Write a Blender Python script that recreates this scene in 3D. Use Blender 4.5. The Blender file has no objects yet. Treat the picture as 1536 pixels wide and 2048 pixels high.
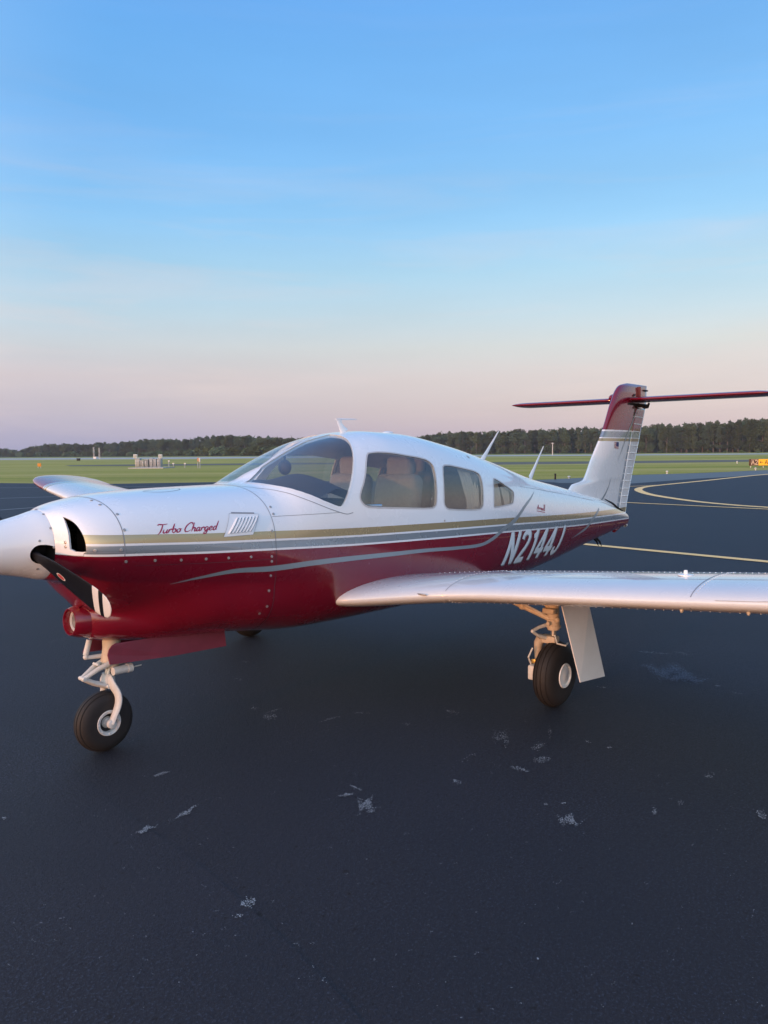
import bpy, bmesh, math, random
import numpy as np
from mathutils import Vector, Matrix
from mathutils.geometry import delaunay_2d_cdt, tessellate_polygon
random.seed(7); np.random.seed(7)
scn = bpy.context.scene
col = scn.collection
# ------------------------------------------------------------------ camera
CAM = Vector((-1.38661, -4.22191, 1.73627)); YAW, PITCH, ROLL, FPX = 0.850615, -0.0758264, -0.0079977, 1573.5
_f = Vector((math.sin(YAW)*math.cos(PITCH), math.cos(YAW)*math.cos(PITCH), math.sin(PITCH)))
_r = Vector((math.cos(YAW), -math.sin(YAW), 0)); _u = _r.cross(_f)
CR = _r*math.cos(ROLL)+_u*math.sin(ROLL); CU = -_r*math.sin(ROLL)+_u*math.cos(ROLL); CF = _f
cam = bpy.data.objects.new('camera', bpy.data.cameras.new('camera')); col.objects.link(cam)
cam.matrix_world = Matrix(((CR.x, CU.x, -CF.x, CAM.x), (CR.y, CU.y, -CF.y, CAM.y), (CR.z, CU.z, -CF.z, CAM.z), (0, 0, 0, 1)))
cam.data.sensor_fit = 'VERTICAL'; cam.data.sensor_height = 32.0; cam.data.sensor_width = 24.0
cam.data.lens = 32.0*FPX/2048.0
cam.data.clip_start = 0.05; cam.data.clip_end = 12000
scn.camera = cam
# ------------------------------------------------------------------ sun and sky
SUN_AZ = Vector((-1.0, -0.05, 0)).normalized()      # low sun ahead of the aircraft
SUN_EL = math.radians(3.2)
sd = Vector((SUN_AZ.x*math.cos(SUN_EL), SUN_AZ.y*math.cos(SUN_EL), math.sin(SUN_EL)))
sun = bpy.data.objects.new('sun', bpy.data.lights.new('sun', 'SUN')); col.objects.link(sun)
sun.data.energy = 2.0; sun.data.angle = math.radians(1.5); sun.data.color = (1.0, 0.38, 0.13)
sun.rotation_euler = sd.to_track_quat('Z', 'Y').to_euler()
world = bpy.data.worlds.new('World'); scn.world = world; world.use_nodes = True
wn = world.node_tree; wn.nodes.clear()
def W(t, **k):
    n = wn.nodes.new(t)
    for a, b in k.items(): setattr(n, a, b)
    return n
def wmath(op, a, b=None, c=None, clamp=False):
    n = W('ShaderNodeMath', operation=op, use_clamp=clamp)
    for i, v in enumerate((a, b, c)):
        if v is None: continue
        if isinstance(v, (int, float)): n.inputs[i].default_value = v
        else: wn.links.new(v, n.inputs[i])
    return n.outputs[0]
def srgb(r, g, b):
    f = lambda v: (v/255/12.92) if v/255 <= .04045 else ((v/255+.055)/1.055)**2.4
    return (f(r), f(g), f(b), 1)
def wramp(fac, stops):
    n = W('ShaderNodeValToRGB'); e = n.color_ramp.elements; n.color_ramp.interpolation = 'B_SPLINE' if False else 'LINEAR'
    while len(e) > 1: e.remove(e[-1])
    e[0].position = stops[0][0]; e[0].color = stops[0][1]
    for p, c in stops[1:]:
        q = e.new(p); q.color = c
    wn.links.new(fac, n.inputs[0]); return n.outputs[0]
tc = W('ShaderNodeTexCoord'); nrm = W('ShaderNodeVectorMath', operation='NORMALIZE'); wn.links.new(tc.outputs['Generated'], nrm.inputs[0])
sep = W('ShaderNodeSeparateXYZ'); wn.links.new(nrm.outputs[0], sep.inputs[0])
elev = wmath('DIVIDE', wmath('ARCSINE', sep.outputs[2]), math.radians(90))      # 0 horizon .. 1 zenith
d2 = lambda deg: max(0.0, deg)/90
away = [(d2(e), srgb(*c)) for e, c in ((0, (190, 178, 196)), (1.5, (198, 184, 198)), (3, (205, 191, 201)), (5.3, (212, 201, 208)), (7.4, (210, 212, 216)), (9.6, (192, 213, 228)), (12.4, (172, 212, 238)),
        (16, (144, 202, 247)), (21, (122, 188, 247)), (26, (110, 178, 244)), (31, (102, 168, 241)), (50, (96, 156, 232)), (90, (104, 160, 230)))]
side = [(d2(e), srgb(*c)) for e, c in ((0, (152, 162, 202)), (1.5, (160, 167, 204)), (3, (180, 177, 203)), (5.3, (202, 192, 206)), (7.4, (194, 202, 216)), (9.6, (180, 206, 226)), (12.4, (156, 202, 234)),
        (16, (128, 190, 242)), (21, (108, 178, 243)), (26, (98, 170, 238)), (31, (90, 159, 236)), (50, (92, 152, 230)), (90, (104, 160, 230)))]
# the sunset half of the sky, behind the camera and ahead of the nose, is several times brighter
toward = [(d2(e), c+(1,)) for e, c in ((0, (2.3, 1.15, .55)), (3, (2.5, 1.5, .85)), (8, (2.9, 2.25, 1.7)), (16, (3.1, 2.95, 2.8)), (28, (2.0, 2.2, 2.5)), (50, (.95, 1.2, 1.65)), (90, (.18, .40, .82)))]
cA, cT, cS = wramp(elev, away), wramp(elev, toward), wramp(elev, side)
dot = W('ShaderNodeVectorMath', operation='DOT_PRODUCT'); wn.links.new(nrm.outputs[0], dot.inputs[0]); dot.inputs[1].default_value = SUN_AZ
toA = wmath('MULTIPLY_ADD', dot.outputs['Value'], -1.6, -.55, True)      # 0 on the left of the view to 1 opposite the sun
toT = wmath('POWER', wmath('MULTIPLY_ADD', dot.outputs['Value'], .72, .36, True), 1.4)
def wmix(f, a, b):
    n = W('ShaderNodeMix', data_type='RGBA'); wn.links.new(f, n.inputs[0]); wn.links.new(a, n.inputs[6]); wn.links.new(b, n.inputs[7]); return n.outputs[2]
skyc = wmix(toT, wmix(toA, cS, cA), cT)
# faint drifting haze in the sky
nz = W('ShaderNodeTexNoise'); nz.inputs['Scale'].default_value = 2.2; nz.inputs['Detail'].default_value = 5; nz.inputs['Roughness'].default_value = .55
mp = W('ShaderNodeMapping'); mp.inputs['Scale'].default_value = (1, 1, 6.5); wn.links.new(nrm.outputs[0], mp.inputs[0]); wn.links.new(mp.outputs[0], nz.inputs[0])
hz = wmath('MULTIPLY_ADD', nz.outputs[0], .20, .90)
# thin rosy cirrus low in the sky
mp2 = W('ShaderNodeMapping'); mp2.inputs['Scale'].default_value = (1.3, 1.3, 15); mp2.inputs['Rotation'].default_value = (.05, .03, 0); wn.links.new(nrm.outputs[0], mp2.inputs[0])
nz2 = W('ShaderNodeTexNoise'); nz2.inputs['Scale'].default_value = 1.5; nz2.inputs['Detail'].default_value = 6; nz2.inputs['Roughness'].default_value = .6; nz2.inputs['Distortion'].default_value = .6; wn.links.new(mp2.outputs[0], nz2.inputs[0])
veil = wmath('MULTIPLY', wmath('MULTIPLY_ADD', nz2.outputs[0], 3.2, -1.55, True), wramp(elev, [(0, (0, 0, 0, 1)), (d2(2), (.35, .35, .35, 1)), (d2(6), (.6, .6, .6, 1)), (d2(11), (.45, .45, .45, 1)), (d2(20), (.12, .12, .12, 1)), (d2(34), (0, 0, 0, 1))]))
rose = W('ShaderNodeRGB'); rose.outputs[0].default_value = srgb(226, 208, 212)
skyc = wmix(veil, skyc, rose.outputs[0])
vs = W('ShaderNodeVectorMath', operation='SCALE'); wn.links.new(skyc, vs.inputs[0]); wn.links.new(hz, vs.inputs['Scale'])
nish = W('ShaderNodeTexSky'); nish.sky_type = 'NISHITA'; nish.sun_disc = False; nish.sun_elevation = SUN_EL
nish.sun_rotation = math.atan2(SUN_AZ.x, SUN_AZ.y)
bg1 = W('ShaderNodeBackground'); bg1.inputs[1].default_value = .05; wn.links.new(nish.outputs[0], bg1.inputs[0])
bg2 = W('ShaderNodeBackground'); bg2.inputs[1].default_value = .94; wn.links.new(vs.outputs[0], bg2.inputs[0])
add = W('ShaderNodeAddShader'); wn.links.new(bg1.outputs[0], add.inputs[0]); wn.links.new(bg2.outputs[0], add.inputs[1])
wo = W('ShaderNodeOutputWorld'); wn.links.new(add.outputs[0], wo.inputs[0])
scn.view_settings.view_transform = 'Standard'; scn.view_settings.look = 'None'
scn.view_settings.exposure = 0.0; scn.view_settings.gamma = 1.0; scn.view_settings.use_curve_mapping = False
# ------------------------------------------------------------------ helpers
def tag(o, label=None, cat=None, group=None, kind=None):
    if label: o['label'] = label
    if cat: o['category'] = cat
    if group: o['group'] = group
    if kind: o['kind'] = kind
    return o
def empty(name, loc=(0, 0, 0), rz=0):
    o = bpy.data.objects.new(name, None); col.objects.link(o); o.location = loc; o.rotation_euler = (0, 0, rz)
    o.empty_display_size = .2; return o
def mesh_obj(name, V, Fc, mats, parent=None, smooth=True, mi=None, normals=None, attr=None, recalc=False):
    me = bpy.data.meshes.new(name)
    me.from_pydata([tuple(map(float, v)) for v in V], [], [tuple(int(i) for i in f) for f in Fc]); me.update()
    if recalc:
        b = bmesh.new(); b.from_mesh(me); bmesh.ops.recalc_face_normals(b, faces=b.faces[:]); b.to_mesh(me); b.free()
    for m in (mats if isinstance(mats, (list, tuple)) else [mats]): me.materials.append(m)
    if mi is not None: me.polygons.foreach_set('material_index', np.array(mi, dtype=np.int32))
    if smooth: me.polygons.foreach_set('use_smooth', [True]*len(me.polygons))
    if attr:
        for k, a in attr.items():
            at = me.attributes.new(k, 'FLOAT', 'POINT'); at.data.foreach_set('value', np.array(a, dtype=np.float32))
    if normals is not None: me.normals_split_custom_set_from_vertices([tuple(map(float, n)) for n in normals])
    o = bpy.data.objects.new(name, me); col.objects.link(o); o.parent = parent; return o
class MB:
    """collects simple solids and links them as one mesh object"""
    def __init__(s): s.V = []; s.F = []; s.M = []
    def add(s, V, Fc, m=0):
        b = len(s.V); s.V += [tuple(v) for v in V]; s.F += [tuple(i+b for i in f) for f in Fc]; s.M += [m]*len(Fc); return s
    def box(s, c, d, m=0, rot=None, bev=0, seg=2):
        hx, hy, hz_ = d[0]/2, d[1]/2, d[2]/2
        if bev:
            bm = bmesh.new(); bmesh.ops.create_cube(bm, size=1); bmesh.ops.scale(bm, vec=d, verts=bm.verts)
            bmesh.ops.bevel(bm, geom=bm.edges[:], offset=bev, segments=seg, profile=.5, affect='EDGES'); bm.verts.index_update()
            V = [v.co.copy() for v in bm.verts]; Fc = [[v.index for v in f.verts] for f in bm.faces]; bm.free()
        else:
            V = [Vector((x, y, z)) for x in (-hx, hx) for y in (-hy, hy) for z in (-hz_, hz_)]
            Fc = [(0, 1, 3, 2), (4, 6, 7, 5), (0, 4, 5, 1), (2, 3, 7, 6), (0, 2, 6, 4), (1, 5, 7, 3)]
        if rot is not None: V = [rot @ v for v in V]
        c = Vector(c); return s.add([v+c for v in V], Fc, m)
    def tube(s, pts, rad, n=16, m=0, cap=True, flat=None):
        pts = [Vector(p) for p in pts]; rad = rad if isinstance(rad, (list, tuple)) else [rad]*len(pts)
        V = []; up = None
        for i, p in enumerate(pts):
            t = (pts[min(i+1, len(pts)-1)]-pts[max(i-1, 0)]).normalized()
            if up is None: up = Vector((0, 0, 1)) if abs(t.z) < .9 else Vector((1, 0, 0))
            a = (up-t*up.dot(t)).normalized(); b = t.cross(a); up = a
            r = rad[i]; ra, rb = r if isinstance(r, (tuple, list)) else (r, r)
            for k in range(n):
                th = 2*math.pi*k/n; V.append(p+a*(ra*math.cos(th))+b*(rb*math.sin(th)))
        Fc = [(i*n+k, i*n+(k+1) % n, (i+1)*n+(k+1) % n, (i+1)*n+k) for i in range(len(pts)-1) for k in range(n)]
        if cap: Fc += [tuple(range(n))[::-1], tuple(range((len(pts)-1)*n, len(pts)*n))]
        return s.add(V, Fc, m)
    def lathe(s, c, axis, prof, n=32, m=0):
        """prof: (distance along axis, radius) pairs"""
        c = Vector(c); ax = Vector(axis).normalized(); a = ax.orthogonal().normalized(); b = ax.cross(a); V = []; Fc = []
        for (h, r) in prof:
            for k in range(n):
                th = 2*math.pi*k/n; V.append(c+ax*h+a*(r*math.cos(th))+b*(r*math.sin(th)))
        for i in range(len(prof)-1):
            for k in range(n): Fc.append((i*n+k, i*n+(k+1) % n, (i+1)*n+(k+1) % n, (i+1)*n+k))
        return s.add(V, Fc, m)
    def sphere(s, c, r, m=0, n=12, k=8):
        r = r if isinstance(r, (tuple, list)) else (r, r, r); V = []; Fc = []
        for i in range(k+1):
            ph = math.pi*i/k-math.pi/2
            for j in range(n):
                th = 2*math.pi*j/n; V.append((c[0]+r[0]*math.cos(ph)*math.cos(th), c[1]+r[1]*math.cos(ph)*math.sin(th), c[2]+r[2]*math.sin(ph)))
        for i in range(k):
            for j in range(n): Fc.append((i*n+j, i*n+(j+1) % n, (i+1)*n+(j+1) % n, (i+1)*n+j))
        return s.add(V, Fc, m)
    def build(s, name, mats, parent=None, smooth=True, sharp=40, label=None):
        o = mesh_obj(name, s.V, s.F, mats, parent, smooth, s.M, recalc=True)
        if smooth:
            me = o.data; b = bmesh.new(); b.from_mesh(me)
            for e in b.edges:
                if len(e.link_faces) == 2 and e.calc_face_angle(0) > math.radians(sharp): e.smooth = False
            b.to_mesh(me); b.free()
        if label: o['label'] = label
        return o
# ------------------------------------------------------------------ materials
class NM:
    def __init__(s, name):
        s.m = bpy.data.materials.new(name); s.m.use_nodes = True; s.t = s.m.node_tree; s.b = s.t.nodes['Principled BSDF']; s.out = s.t.nodes['Material Output']
    def n(s, t, **k):
        n = s.t.nodes.new(t)
        for a, b in k.items(): setattr(n, a, b)
        return n
    def l(s, a, b): s.t.links.new(a, b)
    def set(s, **k):
        for a, v in k.items():
            i = s.b.inputs[a.replace('_', ' ')]
            if hasattr(v, 'is_linked') or hasattr(v, 'links'): s.l(v, i)
            else: i.default_value = v
        return s
    def math(s, op, a, b=None, c=None, clamp=False):
        n = s.n('ShaderNodeMath', operation=op, use_clamp=clamp)
        for i, v in enumerate((a, b, c)):
            if v is None: continue
            if isinstance(v, (int, float)): n.inputs[i].default_value = v
            else: s.l(v, n.inputs[i])
        return n.outputs[0]
    def mix(s, f, a, b):
        n = s.n('ShaderNodeMix', data_type='RGBA')
        for i, v in ((0, f), (6, a), (7, b)):
            if isinstance(v, (int, float)): n.inputs[i].default_value = v
            elif isinstance(v, tuple): n.inputs[i].default_value = (v+(1,))[:4]
            else: s.l(v, n.inputs[i])
        return n.outputs[2]
    def noise(s, scale, detail=4, rough=.5, vscale=(1, 1, 1), coord='Object', dist=0):
        tc = s.n('ShaderNodeTexCoord'); mp = s.n('ShaderNodeMapping'); mp.inputs['Scale'].default_value = vscale
        s.l(tc.outputs[coord], mp.inputs[0]); n = s.n('ShaderNodeTexNoise'); s.l(mp.outputs[0], n.inputs[0])
        n.inputs['Scale'].default_value = scale; n.inputs['Detail'].default_value = detail; n.inputs['Roughness'].default_value = rough; n.inputs['Distortion'].default_value = dist
        return n.outputs[0]
    def ramp(s, f, stops, const=False):
        n = s.n('ShaderNodeValToRGB'); e = n.color_ramp.elements
        if const: n.color_ramp.interpolation = 'CONSTANT'
        while len(e) > 1: e.remove(e[-1])
        e[0].position = stops[0][0]; e[0].color = (tuple(stops[0][1])+(1,))[:4]
        for p, c in stops[1:]:
            q = e.new(p); q.color = (tuple(c)+(1,))[:4]
        s.l(f, n.inputs[0]); return n.outputs[0]
    def attr(s, name):
        n = s.n('ShaderNodeAttribute', attribute_name=name); return n.outputs['Fac']
    def bump(s, h, strength=.3, dist=.01):
        n = s.n('ShaderNodeBump'); n.inputs['Strength'].default_value = strength; n.inputs['Distance'].default_value = dist
        s.l(h, n.inputs['Height']); s.l(n.outputs[0], s.b.inputs['Normal']); return s
def simple(name, c, rough=.5, metal=0, coat=0, spec=None, var=.12, vs=30, bump=0):
    k = NM(name); nz = k.noise(vs, 5, .6)
    cc = k.mix(nz, tuple(v*(1-var) for v in c), tuple(min(1, v*(1+var)) for v in c))
    k.set(Base_Color=cc, Metallic=metal, Roughness=rough, Coat_Weight=coat, Coat_Roughness=.06)
    if bump: k.bump(nz, bump, .002)
    return k.m
WHITE = (.80, .815, .82); RED = (.178, .003, .014); TAN = (.47, .37, .20); SILVER = (.32, .365, .39)
def paint(name, bands=True, age=1.0):
    k = NM(name)
    dirt = k.noise(3.0, 8, .65, (1, 1, 1)); dirt2 = k.noise(45, 4, .6)
    wht = k.mix(k.math('MULTIPLY', dirt, .25 if age == 1 else .8), tuple(v*age for v in WHITE), tuple(v*age for v in (.66, .67, .675)))
    red = k.mix(dirt2, tuple(v*.88 for v in RED), tuple(v*1.12 for v in RED))
    c = wht; met = 0.0
    if bands:
        b = k.attr('band')     # metres above the red line
        inr = lambda lo, hi: k.math('MULTIPLY', k.math('GREATER_THAN', b, lo), k.math('LESS_THAN', b, hi))
        g = inr(.012, .055); t = inr(.067, .113); r = k.math('LESS_THAN', b, 0.0)
        c = k.mix(t, c, TAN); c = k.mix(g, c, SILVER); c = k.mix(r, c, red)
        met = k.math('MULTIPLY', k.math('ADD', g, t), .45)
    k.set(Base_Color=c, Roughness=k.math('MULTIPLY_ADD', dirt, .18, .18), Coat_Weight=.9, Coat_Roughness=.035, Specular_IOR_Level=.45)
    if not isinstance(met, float): k.set(Metallic=met)
    w = k.noise(2.2, 2, .4, (1, 1, 2.2)); k.bump(w, .05, .02)
    return k.m
M = {}
M['paint'] = paint('aircraft_paint'); M['white'] = paint('white_paint', False)
M['red'] = simple('red_paint', RED, .24, coat=.6, var=.1)
M['silver'] = simple('silver_stripe_paint', SILVER, .38, .45, var=.04)
M['redtext'] = simple('crimson_lettering', (.33, .012, .06), .35)
M['shadow'] = simple('grey_lettering_edge', (.24, .27, .28), .4)
M['letter'] = simple('pale_lettering', (.72, .78, .81), .35)
M['interior'] = simple('cabin_lining', (.60, .56, .50), .85)
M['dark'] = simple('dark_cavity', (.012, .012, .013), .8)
M['seam'] = simple('panel_gap', (.22, .23, .25), .6)
M['redseam'] = simple('red_panel_gap', (.10, .02, .03), .5)
M['rubber'] = simple('tyre_rubber', (.013, .010, .0095), .72, var=.3, vs=60, bump=.2)
M['metal'] = simple('bare_metal', (.55, .54, .52), .32, .9)
M['gearwhite'] = simple('worn_white_gear_paint', (.56, .55, .52), .5, var=.22, vs=35, bump=.2)
M['gearsunlit'] = simple('sunlit_gear_paint', (.50, .41, .31), .5, var=.25, vs=35, bump=.2)  # orange of the low sun put into the gear paint colour
M['rim'] = simple('cast_wheel_paint', (.52, .53, .52), .5, var=.2, vs=50)
M['black'] = simple('black_blade_paint', (.008, .008, .010), .42, var=.3, vs=80)
M['bladewhite'] = simple('blade_tip_white', (.62, .60, .58), .45)
M['screw'] = simple('screw_steel', (.42, .40, .38), .4, .7)
M['chrome'] = simple('chrome', (.7, .7, .7), .12, 1)
M['seat'] = simple('seat_cloth', (.27, .27, .26), .9, var=.2)
M['glare'] = simple('glareshield_vinyl', (.022, .026, .034), .7)
M['curtain'] = simple('curtain_cloth', (.68, .64, .57), .95)
M['blue'] = simple('flag_blue', (.02, .03, .14), .5)
M['flagred'] = simple('flag_red', (.42, .05, .05), .5)
M['engine'] = simple('engine_block', (.022, .02, .018), .6, .4, var=.5, vs=20)
def glass(name, tint, haze=.05, hc=(.45, .47, .50)):
    k = NM(name); t = k.n('ShaderNodeBsdfTransparent'); t.inputs[0].default_value = tint+(1,)
    g = k.n('ShaderNodeBsdfGlossy'); g.inputs['Roughness'].default_value = .03; g.inputs[0].default_value = (.95, .97, 1, 1)
    d = k.n('ShaderNodeBsdfDiffuse'); d.inputs[0].default_value = hc+(1,)
    ge = k.n('ShaderNodeNewGeometry'); dp = k.n('ShaderNodeVectorMath', operation='DOT_PRODUCT'); k.l(ge.outputs['Incoming'], dp.inputs[0]); k.l(ge.outputs['Normal'], dp.inputs[1])
    fres = k.math('MULTIPLY_ADD', k.math('POWER', k.math('SUBTRACT', 1.0, k.math('ABSOLUTE', dp.outputs['Value'])), 5.0), .85, .085, True)   # both faces of the sheet
    m1 = k.n('ShaderNodeMixShader'); m1.inputs[0].default_value = haze; k.l(t.outputs[0], m1.inputs[1]); k.l(d.outputs[0], m1.inputs[2])
    m2 = k.n('ShaderNodeMixShader'); k.l(fres, m2.inputs[0]); k.l(m1.outputs[0], m2.inputs[1]); k.l(g.outputs[0], m2.inputs[2])
    k.l(m2.outputs[0], k.out.inputs[0]); return k.m
M['glass'] = glass('windshield_acrylic', (.90, .94, .95), .10)
M['smoke'] = glass('smoked_side_window', (.68, .66, .61), .13, (.42, .40, .37))
# ------------------------------------------------------------------ body shape of the aircraft
def pchip(xs, ys):
    xs=np.array(xs,float); ys=np.array(ys,float); h=np.diff(xs); d=np.diff(ys)/h
    m=np.zeros(len(xs)); m[0]=d[0]; m[-1]=d[-1]
    for i in range(1,len(xs)-1):
        if d[i-1]*d[i]>0:
            w1=2*h[i]+h[i-1]; w2=h[i]+2*h[i-1]; m[i]=(w1+w2)/(w1/d[i-1]+w2/d[i])
    def f(x):
        x=np.clip(np.asarray(x,float),xs[0],xs[-1]); i=np.clip(np.searchsorted(xs,x)-1,0,len(xs)-2)
        t=(x-xs[i])/h[i]; a=ys[i]; b=ys[i+1]
        return a*(2*t**3-3*t**2+1)+m[i]*h[i]*(t**3-2*t**2+t)+b*(-2*t**3+3*t**2)+m[i+1]*h[i]*(t**3-t**2)
    return f
# fuselage stations, metres aft of the spinner tip
fT=pchip([.57,.60,.66,.73,.94,1.27,1.60,1.88,1.96,2.05,2.20,2.40,2.60,2.80,3.05,3.40,3.97,4.72,5.62,6.13,6.80,7.29,7.87,8.03],
         [1.443,1.447,1.465,1.482,1.514,1.528,1.532,1.535,1.553,1.598,1.673,1.762,1.834,1.876,1.900,1.890,1.812,1.660,1.458,1.372,1.250,1.160,1.000,.945])
fB=pchip([.57,.66,.735,.79,.86,1.0,1.3,1.75,2.3,3.0,4.0,5.0,5.7,6.95,8.03],
         [1.06,1.03,.925,.868,.835,.785,.68,.575,.525,.51,.495,.49,.535,.68,.80])
fW=pchip([.57,.59,.62,.66,.72,.80,.95,1.3,1.75,2.3,2.9,3.5,4.2,5.0,5.8,6.6,7.4,8.03],
         [.195,.26,.355,.405,.435,.455,.475,.51,.545,.575,.585,.575,.53,.435,.33,.225,.125,.045])
fM=pchip([.57,1.0,1.75,2.6,4.0,5.0,6.5,8.03],[1.247,1.22,1.14,1.10,1.08,1.05,.97,.885])
fNU=pchip([.57,.66,1.0,1.75,2.2,3.0,4.2,5.5,8.03],[2.0,2.2,2.4,2.6,2.9,2.8,2.6,2.2,2.0])
fNL=pchip([.57,.70,1.0,1.5,2.2,4.2,5.5,8.03],[2.0,1.8,1.7,2.0,3.0,2.8,2.2,2.0])
cR=pchip([.775,.81,.86,1.0,1.3,1.6,1.9,2.2],[.012,.092,.118,.140,.180,.19,.17,.12])   # chin fairing under the cowl
cZ=pchip([.775,.81,1.0,1.3,1.6,1.9,2.2],[.865,.797,.785,.790,.775,.74,.70])
cW=pchip([.775,.81,.86,1.0,1.2,1.45,1.7,1.95,2.2],[.012,.095,.135,.20,.285,.35,.36,.28,.05])   # its half width
def halfwidth(x,z):
    """half width of the body at station x and height z"""
    T,B,W,M=fT(x),fB(x),fW(x),fM(x)
    up=z>=M
    r=np.where(up,(z-M)/(T-M),(M-z)/(M-B)); n=np.where(up,fNU(x),fNL(x))
    yb=W*np.maximum(1-np.clip(r,0,1)**n,0)**(1/n)
    q=1-((z-cZ(x))/cR(x))**2
    yc=np.where((x>.775)&(x<2.2),cW(x)*np.sqrt(np.maximum(q,0)),0)
    return (yb**4+yc**4)**.25
def lowest(x):
    return np.where((x>.775)&(x<2.2),np.minimum(fB(x),cZ(x)-cR(x)),fB(x))
def surf(x,p,inset=0.0):
    """p -1 keel .. 0 waist .. 1 crown on the port side, beyond 1 to 3 the starboard side"""
    x=np.asarray(x,float); p=np.asarray(p,float)
    q=np.where(p>1,2-p,p); sgn=np.where(p>1,1.0,-1.0)
    a=np.abs(q)*np.pi/2
    T,M=fT(x),fM(x); B=lowest(x)
    nu=fNU(x); nl=fNL(x)
    s=np.sin(a)
    zu=M+(T-M)*s**(2/nu); zl=M-(M-B)*s**(2/nl*.9+.1)
    z=np.where(q>=0,zu,zl)
    y=np.where(q>=0,fW(x)*np.maximum(np.cos(a),0)**(2/nu),halfwidth(x,z))
    return np.stack([x+0*p,sgn*y,z],-1)
def pval(x,y,z):
    """inverse of surf for the upper half"""
    T,M=fT(x),fM(x);nu=fNU(x)
    c=(np.abs(y)/fW(x))**(nu/2); s=((z-M)/(T-M))**(nu/2)
    q=np.arctan2(s,c)*2/np.pi
    return 2-q if y>0 else q
def catmull(P, k=6, closed=False):
    P = [np.array(p, float) for p in P]
    if len(P) < 3: return [P[0]+(P[-1]-P[0])*i/k for i in range(k+1)]
    out = []
    for i in range(len(P)-1):
        a = P[i-1] if i > 0 else 2*P[0]-P[1]; b, c = P[i], P[i+1]; d = P[i+2] if i+2 < len(P) else 2*P[-1]-P[-2]
        for j in range(k):
            t = j/k; out.append(.5*((2*b)+(c-a)*t+(2*a-5*b+4*c-d)*t*t+(3*b-3*c+d-a)*t**3))
    out.append(P[-1]); return out
# ------------------------------------------------------------------ LARGE STRUCTURE: ground, field, woods
def GP(px, py, z=0.0):
    """point of the ground seen at pixel (px, py) of the 1536 x 2048 photograph"""
    d = CF+CR*((px-768)/FPX)-CU*((py-1024)/FPX); t = (z-CAM.z)/d.z; return CAM+d*t
def flat_poly(name, pts, z, mat, kind='structure', parent=None, label=None, cat=None):
    V = [(p[0], p[1], z) for p in pts]
    tris = tessellate_polygon([[Vector(v) for v in V]]); me = mesh_obj(name, V, tris, mat, parent, False, recalc=False)
    m = me.data
    if m.polygons and sum(p.normal.z for p in m.polygons) < 0: m.flip_normals()
    return tag(me, label, cat, None, kind)
# asphalt
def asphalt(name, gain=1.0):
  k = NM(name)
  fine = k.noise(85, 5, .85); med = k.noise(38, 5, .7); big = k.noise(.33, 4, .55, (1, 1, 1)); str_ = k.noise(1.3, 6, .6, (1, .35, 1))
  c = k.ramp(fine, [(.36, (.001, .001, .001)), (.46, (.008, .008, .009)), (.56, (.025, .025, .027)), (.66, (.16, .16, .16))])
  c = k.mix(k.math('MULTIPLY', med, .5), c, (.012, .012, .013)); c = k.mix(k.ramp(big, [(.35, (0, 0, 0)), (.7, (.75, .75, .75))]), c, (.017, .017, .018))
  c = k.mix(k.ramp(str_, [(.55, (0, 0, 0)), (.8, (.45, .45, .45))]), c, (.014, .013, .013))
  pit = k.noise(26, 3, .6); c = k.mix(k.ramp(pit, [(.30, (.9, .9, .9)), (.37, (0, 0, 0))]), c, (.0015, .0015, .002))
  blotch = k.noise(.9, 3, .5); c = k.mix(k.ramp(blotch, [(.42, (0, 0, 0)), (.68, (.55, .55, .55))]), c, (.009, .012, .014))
  cool = k.n('ShaderNodeVectorMath', operation='MULTIPLY'); k.l(c, cool.inputs[0]); cool.inputs[1].default_value = (.84*gain, 1.04*gain, 1.52*gain)   # blue cast of light and white balance put into the base colour
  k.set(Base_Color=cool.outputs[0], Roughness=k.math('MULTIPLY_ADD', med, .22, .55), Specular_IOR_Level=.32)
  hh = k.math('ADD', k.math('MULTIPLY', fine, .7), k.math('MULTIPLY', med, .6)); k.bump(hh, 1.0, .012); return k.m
M['asphalt'] = asphalt('asphalt'); M['lit_asphalt'] = asphalt('asphalt_lit_copy', 1.11)  # second, lighter copy for the lit ground beside the shadow boundary
k = NM('old_asphalt'); n1 = k.noise(.5, 5, .6); n2 = k.noise(60, 4, .6)
k.set(Base_Color=k.mix(n1, (.040, .042, .046), (.060, .063, .068)), Roughness=.5, Specular_IOR_Level=.6); k.bump(n2, .4, .005); M['oldasphalt'] = k.m
k = NM('weathered_asphalt'); n1 = k.noise(.1, 5, .6); k.set(Base_Color=k.mix(n1, (.12, .115, .095), (.18, .17, .135)), Roughness=.9, Specular_IOR_Level=.1); M['farasphalt'] = k.m
k = NM('grass_field')
n1 = k.noise(.035, 6, .6, (1, 1, 1)); n2 = k.noise(.22, 6, .65, (1, 1, 1)); n3 = k.noise(3.0, 5, .7); n4 = k.noise(.012, 3, .5)
c = k.ramp(n1, [(.30, (.24, .245, .045)), (.48, (.36, .34, .065)), (.62, (.46, .40, .10)), (.76, (.50, .40, .14))])
c = k.mix(k.ramp(n2, [(.3, (.55, .55, .55)), (.7, (0, 0, 0))]), c, (.27, .275, .05)); c = k.mix(k.ramp(n4, [(.45, (0, 0, 0)), (.7, (.6, .6, .6))]), c, (.34, .33, .12))
c = k.mix(k.ramp(n3, [(.25, (.5, .5, .5)), (.6, (0, 0, 0))]), c, (.11, .14, .035))
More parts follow.
